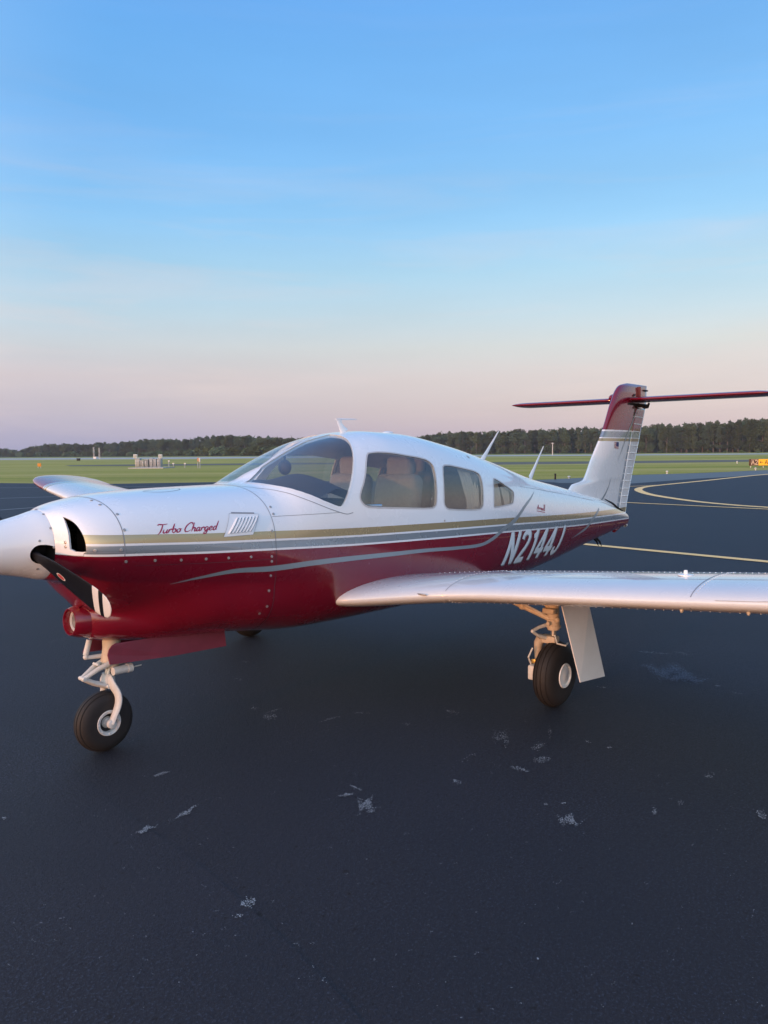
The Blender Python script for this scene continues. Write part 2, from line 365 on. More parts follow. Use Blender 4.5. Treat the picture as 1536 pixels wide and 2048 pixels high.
# mown streaks run parallel to the runway
tcg = k.n('ShaderNodeTexCoord'); cmb = k.n('ShaderNodeCombineXYZ')
for i_, (vx, vy, sc_) in enumerate(((.752, .659, .085), (.659, -.752, .006))):
    dd = k.n('ShaderNodeVectorMath', operation='DOT_PRODUCT'); k.l(tcg.outputs['Object'], dd.inputs[0]); dd.inputs[1].default_value = (vx*sc_, vy*sc_, 0); k.l(dd.outputs['Value'], cmb.inputs[i_])
ns = k.n('ShaderNodeTexNoise'); k.l(cmb.outputs[0], ns.inputs[0]); ns.inputs['Scale'].default_value = 1.0; ns.inputs['Detail'].default_value = 5; ns.inputs['Roughness'].default_value = .65
c = k.mix(k.ramp(ns.outputs[0], [(.44, (0, 0, 0)), (.56, (.75, .75, .75))]), c, (.45, .37, .13)); c = k.mix(k.ramp(ns.outputs[0], [(.33, (.7, .7, .7)), (.45, (0, 0, 0))]), c, (.17, .21, .04))
k.set(Base_Color=c, Roughness=.95, Specular_IOR_Level=.1); k.bump(n3, 1.0, .15); M['grass'] = k.m
k = NM('rough_grass'); n3 = k.noise(.5, 6, .7); k.set(Base_Color=k.ramp(n3, [(.3, (.07, .095, .03)), (.6, (.13, .155, .055)), (.8, (.19, .18, .09))]), Roughness=.95, Specular_IOR_Level=.1); k.bump(n3, 1, .3); M['rough'] = k.m
k = NM('concrete_runway'); n1 = k.noise(.2, 4, .6); k.set(Base_Color=k.mix(n1, (.34, .33, .30), (.46, .44, .40)), Roughness=.8); M['concrete'] = k.m
k = NM('line_paint'); n1 = k.noise(9, 6, .7); n2 = k.noise(120, 3, .7)
k.set(Base_Color=k.mix(k.ramp(n2, [(.30, (1, 1, 1)), (.44, (0, 0, 0))]), k.mix(n1, (.98, .55, .17), (1.0, .64, .25)), (.40, .26, .12)), Roughness=.6); M['yellow'] = k.m
k = NM('white_line_paint'); n1 = k.noise(9, 6, .7); k.set(Base_Color=k.mix(n1, (.30, .30, .30), (.46, .46, .45)), Roughness=.6); M['wline'] = k.m
# one sheet of grassland out to the horizon
R0 = 1290
tag(mesh_obj('grass_field', [(-R0, -R0, -.03), (R0, -R0, -.03), (R0, R0, -.03), (-R0, R0, -.03)], [(0, 1, 2, 3)], M['grass'], None, False), kind='structure')
# apron: edge follows the photograph, then runs on out of frame
rnd = random.Random(3)
edge = [GP(x, y) for x, y in ((0, 966), (90, 967), (200, 968), (380, 965), (560, 962), (800, 962.5), (1060, 960), (1150, 957), (1265, 950), (1400, 946), (1536, 940))]
ed = [Vector((6, 115, 0)), Vector((14, 75, 0))]
for a, b in zip(edge[:-1], edge[1:]):
    n = max(1, int((b-a).length/1.2))
    for i in range(n):
        p = a.lerp(b, i/n); ed.append(p+Vector((rnd.uniform(-.12, .12), rnd.uniform(-.12, .12), 0)))
ed += [edge[-1], Vector((120, 2, 0)), Vector((170, -30, 0)), Vector((170, -160, 0)), Vector((-160, -160, 0)), Vector((-160, 115, 0))]
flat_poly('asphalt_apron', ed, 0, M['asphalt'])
A = [GP(1262, 950.4), GP(1400, 946.4), GP(1530, 940.6), Vector((118, 1.5, 0)), Vector((108, -9, 0)), GP(1536, 950), GP(1400, 957), GP(1265, 967), GP(1120, 966), GP(1062, 961)]
flat_poly('taxiway', A, .004, M['oldasphalt'])
flat_poly('asphalt_lit_area', [GP(-250, 1330), GP(60, 1480), GP(250, 1625), GP(420, 1745), GP(560, 1870), GP(700, 2010), GP(860, 2250), Vector((-3.5, -4.6, 0)), Vector((-9, -14, 0)), Vector((-40, -40, 0)), Vector((-60, 0, 0)), Vector((-12, 6, 0))], .0008, M['lit_asphalt'])  # lit side of a faint shadow boundary, put in as lighter colour
def ground_line(name, pts, w, mat, z=.008):
    P = [Vector((p[0], p[1], 0)) for p in pts]; V = []
    for i, p in enumerate(P):
        t = (P[min(i+1, len(P)-1)]-P[max(i-1, 0)]).normalized(); s = Vector((-t.y, t.x, 0)); V += [p+s*w/2, p-s*w/2]
    V = [(v.x, v.y, z) for v in V]
    o = mesh_obj(name, V, [(2*i, 2*i+1, 2*i+3, 2*i+2) for i in range(len(P)-1)], mat, None, False)
    if o.data.polygons[0].normal.z < 0: o.data.flip_normals()
    return tag(o, kind='structure')
def gcurve(pix, k=8): return [Vector((q[0], q[1], 0)) for q in catmull([(GP(*p).x, GP(*p).y) for p in pix], k)]
a, b = GP(1175, 1089.5), GP(1536, 1124); d = (b-a)
ground_line('yellow_line', [a-d*.9, b+d*1.2], .22, M['yellow'])
ground_line('yellow_line', gcurve([(1700, 1026), (1536, 1015), (1470, 1010.5), (1400, 1004), (1340, 996), (1300, 989), (1281, 983), (1277, 978.5), (1288, 974.5), (1320, 970.5), (1400, 962.5), (1470, 955), (1536, 948.5), (1640, 940)]), .34, M['yellow'])
a, b = GP(1262, 1006), GP(1536, 1019); d = b-a
ground_line('yellow_line', [a-d*1.0, b+d], .20, M['yellow'], .012)
a, b = GP(1262, 973.2), GP(1335, 969.5); ground_line('yellow_line', [a+(a-b)*2.5, b], .16, M['yellow'], .012)
for p, q in (((0, 976), (60, 975.4)), ((0, 997), (85, 994.5)), ((0, 1020.5), (75, 1015))):
    a, b = GP(*p), GP(*q); d = (b-a).normalized(); ground_line('white_line', [a-d*6, b+d*9], .10, M['wline'])
# far strips across the field
def strip(name, pix, z, mat): return flat_poly(name, [GP(*p) for p in pix], z, mat)
strip('runway', [(-300, 918.6), (400, 914.2), (850, 910.9), (1250, 908.6), (1700, 905.4), (1700, 907.0), (1250, 911.0), (850, 913.4), (400, 917.4), (-300, 921.4)], -.018, M['concrete'])
strip('parallel_taxiway', [(860, 925.2), (1100, 923.2), (1300, 921.2), (1536, 918.8), (1700, 917), (1700, 920.2), (1536, 922.6), (1300, 925.6), (1100, 928), (860, 930)], -.018, M['farasphalt'])
strip('parallel_taxiway', [(130, 930.2), (280, 928.5), (560, 926), (700, 925), (700, 927.5), (560, 929), (290, 931.5), (140, 932.2)], -.018, M['farasphalt'])
strip('rough_verge', [(-200, 914.8), (560, 909.8), (850, 908.0), (1536, 903.4), (1700, 902.2), (1700, 903.8), (1536, 904.8), (850, 910.2), (560, 911.9), (-200, 916.6)], -.014, M['rough'])
# scuffs and paint flecks on the asphalt: ragged little chips
m = MB(); rs = random.Random(11)
def scuff(px, py, w, h, ang, n, dens=1):
    c = GP(px, py); e = GP(px+1, py)-c; g = GP(px, py+1)-c
    for i in range(int(n*1.7)):
        u = rs.gauss(0, .24) if n > 70 or rs.random() < .5 else rs.uniform(-.5, .5); v = rs.gauss(0, .26)*(1.3-1.6*abs(u))+.25*math.sin(u*9+px)*(n > 70); ca, sa = math.cos(math.radians(ang)), math.sin(math.radians(ang))
        dx, dy = u*w*ca-v*h*sa, u*w*sa+v*h*ca; p = c+e*dx+g*dy; r = rs.uniform(.0010, .0036)*dens
        q = [p+Vector((r*rs.uniform(.5, 1.2)*math.cos(t), r*rs.uniform(.5, 1.2)*math.sin(t), 0)) for t in (0, 1.3, 2.5, 3.8, 5.1)]
        m.add([(v_.x, v_.y, .007) for v_ in q], [(0, 1, 2, 3, 4)])
for a in [(293, 1661, 40, 7, -20, 110), (372, 1627, 46, 6, -32, 90), (322, 1550, 34, 5, -15, 50), (733, 1613, 34, 24, 20, 150), (692, 1592, 28, 5, -10, 40), (712, 1578, 26, 4, 25, 30), (497, 1807, 30, 16, -20, 70),
          (538, 1435, 30, 12, -5, 60), (545, 1424, 40, 3, -15, 20), (508, 1418, 10, 8, 0, 14), (905, 1425, 26, 7, 10, 30), (1003, 1477, 38, 18, 30, 80), (1075, 1495, 24, 12, -20, 40), (1083, 1521, 32, 13, -5, 60), (1040, 1540, 36, 10, 15, 45), (915, 1566, 18, 9, 20, 24),
          (1135, 1643, 44, 16, 15, 110), (1092, 1611, 6, 5, 0, 12), (1127, 1609, 9, 3, 0, 10), (1309, 1625, 10, 16, 0, 26), (1362, 1608, 12, 10, 0, 10), (1522, 1632, 22, 14, 40, 40), (1419, 1553, 20, 12, -20, 20), (1219, 1497, 10, 3, 0, 14), (1176, 1485, 12, 3, 20, 8),
          (1310, 1307, 64, 4, 5, 60), (1365, 1308, 40, 4, 8, 24), (1434, 1373, 12, 3, 0, 12), (1470, 1387, 24, 3, 10, 10), (660, 1440, 40, 5, -15, 20), (725, 1428, 36, 3, 0, 14), (815, 1450, 14, 4, 0, 10), (1100, 1468, 6, 20, 0, 12), (490, 1325, 14, 3, 0, 10), (130, 1277, 60, 6, -15, 24),
          (1204, 1376, 20, 3, 10, 14), (305, 1318, 10, 3, 0, 5), (8, 1638, 8, 5, 0, 10), (1075, 1921, 5, 4, 0, 4), (477, 1360, 16, 5, 0, 14), (940, 1515, 60, 8, -20, 12), (475, 1835, 20, 10, -10, 8)]:
    scuff(*a)
for i in range(420):
    px, py = rs.uniform(0, 1536), 1280+760*rs.random()**1.2; scuff(px, py, rs.uniform(4, 16), rs.uniform(2, 5), rs.uniform(-40, 40), rs.randint(1, 3), .55)
k = NM('scraped_white_flecks'); n1 = k.noise(50, 4, .6); k.set(Base_Color=k.mix(n1, (.24, .25, .26), (.55, .56, .57)), Roughness=.8); M['fleck'] = k.m
tag(mesh_obj('scuff_marks', m.V, m.F, M['fleck'], None, False), kind='stuff')
m = MB(); scuff(1335, 1344, 90, 22, 8, 1100, 1.3); scuff(1368, 1357, 78, 16, 5, 800, 1.3)
k = NM('pale_blue_stain'); k.set(Base_Color=(.15, .19, .24, 1), Roughness=.8); tag(mesh_obj('pale_stain', m.V, m.F, k.m, None, False), kind='stuff')
# ------------------------------------------------------------------ trees
def leafmat(name, dk, lt):
    k = NM(name); oi = k.n('ShaderNodeObjectInfo'); n1 = k.noise(.35, 3, .6); f = k.math('ADD', k.math('MULTIPLY', n1, .7), k.math('MULTIPLY', oi.outputs['Random'], .45), None, True)
    k.set(Base_Color=k.mix(f, dk, lt), Roughness=.8, Specular_IOR_Level=.15); return k.m
M['pineleaf'] = leafmat('pine_needles', (.032, .050, .026), (.085, .105, .050)); M['broadleaf'] = leafmat('broad_leaves', (.038, .058, .026), (.100, .125, .052)); M['bushleaf'] = leafmat('bush_leaves', (.05, .085, .035), (.12, .16, .065))
M['bark'] = simple('pine_bark', (.16, .13, .11), .9, var=.3, vs=3)
def crown_mesh(kind, seed):
    r = random.Random(seed); V = []; Fc = []
    blobs = []
    if kind == 'pine':
        for i in range(22): z = r.uniform(2.5, 16); rad = max(.5, (1-((z-8.5)/8.2)**2))*3.0; a = r.uniform(0, 6.28); blobs.append((rad*.6*math.cos(a)*r.random(), rad*.6*math.sin(a)*r.random(), z, r.uniform(1.2, 2.2), .55))
        blobs.append((0, 0, 16.4, 1.3, 1.0))
    elif kind == 'broad':
        for i in range(18): z = r.uniform(1.2, 13.5); rad = max(.4, (1-((z-6.4)/7.6)**2))*4.4; a = r.uniform(0, 6.28); blobs.append((rad*.75*math.cos(a), rad*.75*math.sin(a), z, r.uniform(1.7, 2.9), .8))
        blobs.append((0, 0, 13.6, 2.0, .8))
    else:
        for i in range(8): a = r.uniform(0, 6.28); q = r.random()*2.2; blobs.append((q*math.cos(a), q*math.sin(a), r.uniform(.8, 2.4), r.uniform(.8, 1.4), .8))
    for (x, y, z, s, fl) in blobs:
        n = int((62 if kind != 'bush' else 40)*s)
        for _ in range(n):
            u = Vector((r.gauss(0, 1), r.gauss(0, 1), r.gauss(0, 1))).normalized()*(r.random()**.33)*s; p = Vector((x+u.x, y+u.y, z+u.z*fl)); q = r.uniform(.22, .48)
            a = Vector((r.gauss(0, 1), r.gauss(0, 1), r.gauss(0, .6))).normalized(); b_ = a.orthogonal().normalized(); i = len(V)
            V += [p-a*q-b_*q*.6, p+a*q-b_*q*.7, p+b_*q]; Fc.append((i, i+1, i+2))
    me = bpy.data.meshes.new('crown'); me.from_pydata([tuple(v) for v in V], [], Fc); me.update(); return me
def trunk_mesh(kind, seed):
    r = random.Random(seed); m = MB(); H = {'pine': 14.5, 'broad': 9, 'bush': 1.6}[kind]; b0 = {'pine': .26, 'broad': .32, 'bush': .06}[kind]
    m.tube([(0, 0, 0), (r.uniform(-.2, .2), r.uniform(-.2, .2), H*.5), (r.uniform(-.4, .4), r.uniform(-.3, .3), H)], [b0, b0*.7, b0*.3], 7)
    if kind != 'bush':
        for i in range(5): z = H*r.uniform(.45, .85); a = r.uniform(0, 6.28); L = r.uniform(1.5, 3); m.tube([(0, 0, z), (L*math.cos(a), L*math.sin(a), z+L*.4)], [b0*.3, .04], 5)
    me = bpy.data.meshes.new('trunk'); me.from_pydata(m.V, [], m.F); me.update(); return me
protos = {}
for kind, n, mt in (('pine', 5, 'pineleaf'), ('broad', 5, 'broadleaf'), ('bush', 3, 'bushleaf')):
    for i in range(n):
        cm, tm_ = crown_mesh(kind, i*13+1), trunk_mesh(kind, i*7+2); cm.materials.append(M[mt]); tm_.materials.append(M['bark']); protos.setdefault(kind, []).append((cm, tm_))
def tree(kind, i, p, h, name, label, group, wide=1.0):
    cm, tm_ = protos[kind][i % len(protos[kind])]; H = {'pine': 17, 'broad': 15, 'bush': 3.2}[kind]; s = h/H
    o = empty(name, (p.x, p.y, -.03), rs.uniform(0, 6.28)); o.scale = (s*wide, s*wide, s); tag(o, label, {'pine': 'tree', 'broad': 'tree', 'bush': 'bush'}[kind], group)
    c = bpy.data.objects.new('crown', cm); col.objects.link(c); c.parent = o
    t = bpy.data.objects.new('trunk', tm_); col.objects.link(t); t.parent = o
    return o
def far(px, dist):
    d = CF+CR*((px-768)/FPX); d = Vector((d.x, d.y, 0)); f2 = Vector((CF.x, CF.y, 0)).normalized(); d = d/d.dot(f2); return Vector((CAM.x, CAM.y, 0))+d*dist
HOR = lambda px: 910.6-(px/1536)*12.3
def topR(px): return float(np.interp(px, [800, 850, 900, 1000, 1100, 1190, 1290, 1400, 1480, 1536, 1600], [884, 870, 866, 864, 860, 857, 853, 850, 844, 840, 838]))
def topL(px): return float(np.interp(px, [-60, 0, 20, 45, 70, 100, 160, 250, 300, 370, 430, 470, 540, 600], [899, 897.5, 899, 903, 893, 889, 889, 885, 880, 880, 873, 872, 875, 878]))
ct = 0
def row(x0, x1, step, top, dist, kinds, name, label, group, jit=.5, hs=1.0, back=0):
    global ct
    x = x0
    while x < x1:
        D = dist(x)+back; h = (HOR(x)-top(x))*D/FPX+1.74; h *= hs*rs.uniform(.86, 1.06); kd = kinds[rs.randrange(len(kinds))]
        p = far(x+rs.uniform(-2, 2), D+rs.uniform(-6, 6)); tree(kd, rs.randrange(9), p, h, 'pine_tree' if kd == 'pine' else 'broadleaf_tree', label[kd]+', '+where(x)+(', in the back row' if back else ', in the front row'), group, rs.uniform(.9, 1.2)*min(1.35, 13/max(h, 9)*1.25)); ct += 1
        x += step*rs.uniform(.7, 1.3)
dR = lambda x: float(np.interp(x, [800, 1536], [640, 430])); dL = lambda x: float(np.interp(x, [0, 560], [820, 560]))
LR = {'pine': 'pine in the right wood', 'broad': 'round leafy tree in the right wood'}
LL = {'pine': 'dark pine in the left wood', 'broad': 'leafy tree in the left wood'}
SPOTS = [(40, 'at the far left edge'), (130, 'above the starboard wing tip'), (215, 'behind the two masts'), (262, 'left of the grey cabinets'), (330, 'behind the grey cabinets'), (430, 'right of the grey cabinets'), (500, 'near the foot of the windshield'),
         (700, 'over the sloping windshield'), (900, 'just above the cabin roof'), (985, 'at the front whip antenna'), (1045, 'between the whip antennas'), (1098, 'at the rear whip antenna'), (1150, 'between pole and fin'), (1200, 'touching the fin leading edge'), (1290, 'behind the fin'),
         (1340, 'just right of the rudder'), (1400, 'halfway from rudder to sign'), (1470, 'left of the yellow sign'), (1536, 'above the yellow sign'), (9999, 'at the far right edge')]
def where(x): return next(t for m_, t in SPOTS if x < m_)
row(832, 1560, 11.5, topR, dR, ['pine', 'pine', 'broad'], 'tree', LR, 'trees of the wood on the right')
row(838, 1560, 11.0, topR, dR, ['pine', 'pine', 'broad'], 'tree', LR, 'trees of the wood on the right', hs=1.04, back=14)
row(-20, 600, 11.0, topL, dL, ['broad', 'broad', 'pine'], 'tree', LL, 'trees of the wood on the left')
row(60, 600, 12.0, topL, dL, ['broad', 'pine'], 'tree', LL, 'trees of the wood on the left', hs=1.03, back=16)
def hedge(x0, x1, step, D, hpx, label, group, base=0):
    x = x0
    while x < x1:
        DD = D(x); h = hpx(x)*DD/FPX; tree('bush', rs.randrange(3), far(x, DD+rs.uniform(-3, 3)), h*rs.uniform(.85, 1.15), 'bush', label+', '+where(x), group, rs.uniform(1.1, 1.5)); x += step*rs.uniform(.8, 1.2)
hedge(325, 590, 10, lambda x: dL(x)-50, lambda x: float(np.interp(x, [325, 420, 560], [9, 17, 20])), 'bright green bush before the left wood', 'bushes at the foot of the left wood')
hedge(-10, 325, 17, lambda x: dL(x)-40, lambda x: 10, 'low bush in front of the far left wood', 'low bushes before the far left wood')
hedge(860, 1540, 34, lambda x: dR(x)-60, lambda x: 5, 'small bush before the right wood', 'small verge bushes before the right wood')
# what lies deeper in the woods reads as one mass
def mass(name, x0, x1, top, dist, seed, n=9000):
    r = random.Random(seed); V = []; Fc = []
    for _ in range(n):
        x = r.uniform(x0, x1); D = dist(x)+26+r.uniform(0, 30); H = ((HOR(x)-top(x))*D/FPX+1.74)*(.93+.05*math.sin(x*.13)+.04*math.sin(x*.41)); p = far(x, D); z = H*r.random()**1.1; q = r.uniform(1.2, 2.8)
        a = Vector((r.gauss(0, 1), r.gauss(0, 1), r.gauss(0, 1))).normalized(); b_ = a.orthogonal().normalized(); i = len(V); c = Vector((p.x, p.y, z)); V += [c-a*q-b_*q*.6, c+a*q-b_*q*.7, c+b_*q]; Fc.append((i, i+1, i+2))
    tag(mesh_obj(name, V, Fc, M['pineleaf'], None, False), kind='stuff')
mass('woodland_mass', 830, 1600, topR, dR, 5); mass('woodland_mass', -80, 640, topL, dL, 6)
mass('woodland_mass', 600, 860, lambda x: 878.0, lambda x: 600.0, 7, 3000); mass('woodland_mass', 1600, 2700, lambda x: 838-(x-1600)*.008, lambda x: 430, 8, 6000); mass('woodland_mass', -3500, -60, lambda x: 899.0, lambda x: 820.0, 9, 14000)
print('trees', ct)
# ------------------------------------------------------------------ THE AIRCRAFT (x aft of the spinner tip, y to starboard, z above the ground)
plane = empty('airplane', (0, 0, 0))
tag(plane, 'white and dark red single-engine low-wing airplane with T-tail parked on the asphalt apron', 'airplane')
def fz(o): return o
def zred(x): return _zr(x)
_zr = pchip([.57, .64, .961, 1.325, 1.792, 2.418, 3.227, 4.452, 5.476, 6.63, 7.583, 8.03], [1.213, 1.208, 1.188, 1.165, 1.141, 1.109, 1.077, 1.026, .972, .921, .892, .880])
_zs = pchip([.57, 8.03], [1.0, 1.26])
def band(V):
    V = np.asarray(V); b = (V[:, 2]-_zr(V[:, 0]))/_zs(V[:, 0]); return np.where((V[:, 0] < .634) & (b > 0), .3, b)   # the nose ring is plain white
def surfn(x, p):
    e = 2e-3
    xa, xb = np.clip(x-e, .575, 8.025), np.clip(x+e, .575, 8.025); xb = np.where(xb <= xa, xa+e, xb)
    a = surf(xb, p)-surf(xa, p)
    pa = p-4e-3; pb = p+4e-3
    b = surf(x, pb)-surf(x, pa)
    n = np.cross(b, a); n /= np.linalg.norm(n, axis=-1, keepdims=True)+1e-12
    # outward check from the axis
    S = surf(x, p); ax = np.stack([x*0, S[..., 1], np.where((S[..., 2] < fM(x)) & (np.abs(S[..., 1]) > .012), 0.0, S[..., 2]-fM(x))], -1)
    sg = np.sign((n*ax).sum(-1, keepdims=True)); sg[sg == 0] = 1
    return n*sg
def chaikin(P, k=2):
    P = [tuple(p) for p in P]
    for _ in range(k):
        Q = []
        for i in range(len(P)):
            a, b = P[i], P[(i+1) % len(P)]
            Q.append((a[0]*.75+b[0]*.25, a[1]*.75+b[1]*.25)); Q.append((a[0]*.25+b[0]*.75, a[1]*.25+b[1]*.75))
        P = Q
    return P
def inpoly(P, X, Y):
    ins = np.zeros(X.shape, bool); n = len(P)
    for i in range(n):
        x1, y1 = P[i]; x2, y2 = P[(i+1) % n]
        if y1 == y2: continue
        c = ((y1 > Y) != (y2 > Y)) & (X < (x2-x1)*(Y-y1)/(y2-y1)+x1); ins ^= c
    return ins
PS = .9
def cdt_sheet(us, vs, holes, keep='out', pad=0):
    """triangulates the grid us x vs with the hole outlines as constraint edges; returns verts, tris, per-hole boundary"""
    U, Vv = np.meshgrid(us, vs, indexing='ij'); pts = np.stack([U.ravel(), Vv.ravel()], -1)
    # drop grid points too close to outlines
    okm = np.ones(len(pts), bool)
    for H in holes:
        H = np.array(H); bb = (pts[:, 0] > H[:, 0].min()-.05) & (pts[:, 0] < H[:, 0].max()+.05); idx = np.where(bb)[0]
        if len(idx) == 0: continue
        d = np.sqrt(((pts[idx, None]-H[None])**2).sum(-1)).min(1); okm[idx[d < .012]] = False
    edge = (np.isclose(pts[:, 0], us[0]) | np.isclose(pts[:, 0], us[-1]) | np.isclose(pts[:, 1], vs[0]) | np.isclose(pts[:, 1], vs[-1])); okm |= edge
    pts = pts[okm]; P = [Vector((p[0], p[1]*PS)) for p in pts]; E = []
    for H in holes:
        b = len(P); P += [Vector((h[0], h[1]*PS)) for h in H]; E += [(b+i, b+(i+1) % len(H)) for i in range(len(H))]
    r = delaunay_2d_cdt(P, E, [], 0, 1e-7)
    V = np.array([(v.x, v.y/PS) for v in r[0]]); T = np.array([f for f in r[2] if len(f) == 3])
    cx = V[T].mean(1); drop = np.zeros(len(T), bool)
    for H in holes: drop |= inpoly(H, cx[:, 0], cx[:, 1])
    return V, T, drop
def pfrom(pts, mir=False):
    out = []
    for x, y, z in pts:
        q = float(pval(x, -abs(y), max(z, float(fM(x))+1e-4))); out.append((x, 2-q if mir else q))
    return out
def mirror_p(P): return [(x, 2-q) for x, q in P][::-1]
win1 = [(2.775,-.428,1.739),(3.09,-.457,1.719),(3.36,-.466,1.686),(3.43,-.480,1.655),(3.447,-.494,1.60),(3.397,-.565,1.369),(3.375,-.571,1.320),(3.31,-.574,1.306),(2.943,-.577,1.331),(2.626,-.573,1.353),(2.566,-.568,1.377),(2.539,-.56,1.419),(2.554,-.551,1.463),(2.621,-.529,1.546),(2.72,-.454,1.7)]
win2 = [(3.555,-.494,1.613),(3.617,-.477,1.636),(3.874,-.463,1.603),(4.109,-.449,1.564),(4.138,-.47,1.513),(4.087,-.525,1.332),(4.068,-.533,1.275),(3.997,-.541,1.251),(3.56,-.568,1.282),(3.495,-.568,1.306),(3.483,-.562,1.364)]
win3 = [(4.342,-.446,1.498),(4.41,-.432,1.5),(4.682,-.429,1.389),(4.708,-.435,1.361),(4.653,-.464,1.279),(4.594,-.475,1.265),(4.274,-.516,1.254),(4.25,-.517,1.272)]
ws = [(1.945,-.222,1.536),(1.994,-.363,1.514),(2.072,-.467,1.478),(2.188,-.531,1.426),(2.283,-.551,1.389),(2.344,-.56,1.369),(2.384,-.558,1.386),(2.44,-.547,1.451),(2.499,-.525,1.532),(2.566,-.481,1.633),(2.641,-.408,1.736),(2.699,-.324,1.804),(2.736,-.234,1.845),(2.76,-.12,1.87)]
wsP = [(1.922, .9985)]+pfrom(ws)+[(2.765, .9985)]
def densify(P, d=.03):
    out = []
    for i in range(len(P)):
        a, b = np.array(P[i]), np.array(P[(i+1) % len(P)]); n = max(1, int(np.ceil(np.linalg.norm((b-a)*[1, .9])/d)))
        for k in range(n): out.append(tuple(a+(b-a)*k/n))
    return out
W1, W2, W3, WS = [densify(chaikin(pfrom(w), 1)) for w in (win1, win2, win3)]+[densify(chaikin(wsP, 1), .025)]
inletF = [(.610,-.21,1.403),(.612,-.205,1.411),(.628,-.278,1.389),(.636,-.34,1.345),(.641,-.379,1.282),(.641,-.386,1.250)]
INP = pfrom(inletF)+[(.641, -.04), (.600, -.04), (.599, .10), (.602, .27), (.604, .41)]
IN = densify(chaikin(INP, 1), .012)
def shell(name, us, vs, holes, parent, inset=.02, mats=None):
    V, T, drop = cdt_sheet(us, vs, holes)
    K = T[~drop]; S = surf(V[:, 0], V[:, 1]); N = surfn(V[:, 0], V[:, 1])
    tri = S[K]; fn = np.cross(tri[:, 1]-tri[:, 0], tri[:, 2]-tri[:, 0]); flip = (fn*N[K].mean(1)).sum(-1) < 0
    K = K.copy(); K[flip] = K[flip][:, ::-1]
    VV = [tuple(v) for v in S]; FF = [tuple(f) for f in K]; MI = [0]*len(FF); NN = [tuple(n) for n in N]
    # inner skin and the thickness round every opening
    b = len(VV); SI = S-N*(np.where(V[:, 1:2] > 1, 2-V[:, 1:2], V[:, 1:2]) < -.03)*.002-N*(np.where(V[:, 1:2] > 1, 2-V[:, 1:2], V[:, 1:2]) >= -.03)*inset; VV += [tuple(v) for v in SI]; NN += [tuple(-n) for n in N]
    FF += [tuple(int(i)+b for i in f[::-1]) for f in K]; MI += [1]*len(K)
    from collections import Counter
    ec = Counter()
    for f in K:
        for i in range(3): ec[tuple(sorted((int(f[i]), int(f[(i+1) % 3]))))] += 1
    for f in K:
        for i in range(3):
            p, q = int(f[i]), int(f[(i+1) % 3])
            if ec[tuple(sorted((p, q)))] == 1:
                pv = V[[p, q]]
                if np.allclose(pv[:, 1], vs[0]) or np.allclose(pv[:, 1], vs[-1]): continue
                c = len(VV); quad = [S[q], S[p], SI[p], SI[q]]; VV += [tuple(v) for v in quad]
                n = np.cross(quad[1]-quad[0], quad[2]-quad[0]); n = n/(np.linalg.norm(n)+1e-9); NN += [tuple(n)]*4
                FF.append((c, c+1, c+2, c+3)); MI.append(0)
    o = mesh_obj(name, VV, FF, mats, parent, True, MI, normals=NN, attr={'band': band(VV)})
    # panes are the dropped faces, sunk a little
    return o, V, T, S, N
fus_mats = [M['paint'], M['interior']]
vs_all = np.concatenate([np.linspace(-1, -.02, 40), np.linspace(0, .9, 42), np.linspace(.92, 1.0, 8), 2-np.linspace(.99, .92, 7), 2-np.linspace(.9, 0, 42), 2-np.linspace(-.02, -1, 40)])
SEAM = 1.79
us_c = np.concatenate([np.linspace(.57, .70, 27), np.linspace(.71, .765, 6), np.linspace(.776, .81, 12), np.linspace(.82, .95, 11), np.linspace(.97, SEAM, 36)])
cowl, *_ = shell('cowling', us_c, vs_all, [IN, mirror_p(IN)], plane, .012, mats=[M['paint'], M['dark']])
us_f = np.concatenate([np.linspace(SEAM+.003, 3.0, 42), np.linspace(3.03, 8.03, 125)])
holes = [WS, mirror_p(WS), W1, mirror_p(W1), W2, mirror_p(W2), W3, mirror_p(W3)]
fus, FV, FT, FS, FN = shell('fuselage', us_f, vs_all, holes, plane, .022, mats=fus_mats)
cxy = FV[FT].mean(1)
for H, nm, mt in [(WS, 'windshield_pane', 'glass'), (mirror_p(WS), 'windshield_pane', 'glass'), (W1, 'side_window', 'smoke'), (mirror_p(W1), 'side_window', 'smoke'),
                  (W2, 'side_window', 'smoke'), (mirror_p(W2), 'side_window', 'smoke'), (W3, 'side_window', 'smoke'), (mirror_p(W3), 'side_window', 'smoke')]:
    f = FT[inpoly(H, cxy[:, 0], cxy[:, 1])]; used = np.unique(f); rm = {int(v): i for i, v in enumerate(used)}
    Vp = (FS-FN*.003)[used]; Fp = [[rm[int(i)] for i in t] for t in f]
    tri = np.array([[Vp[i] for i in t] for t in Fp]); nn = np.cross(tri[:, 1]-tri[:, 0], tri[:, 2]-tri[:, 0]); fn = FN[used]
    Fp = [t if (nn[i]*fn[t[0]]).sum() > 0 else t[::-1] for i, t in enumerate(Fp)]
    o = mesh_obj(nm, Vp, Fp, M[mt], plane, True, normals=fn)
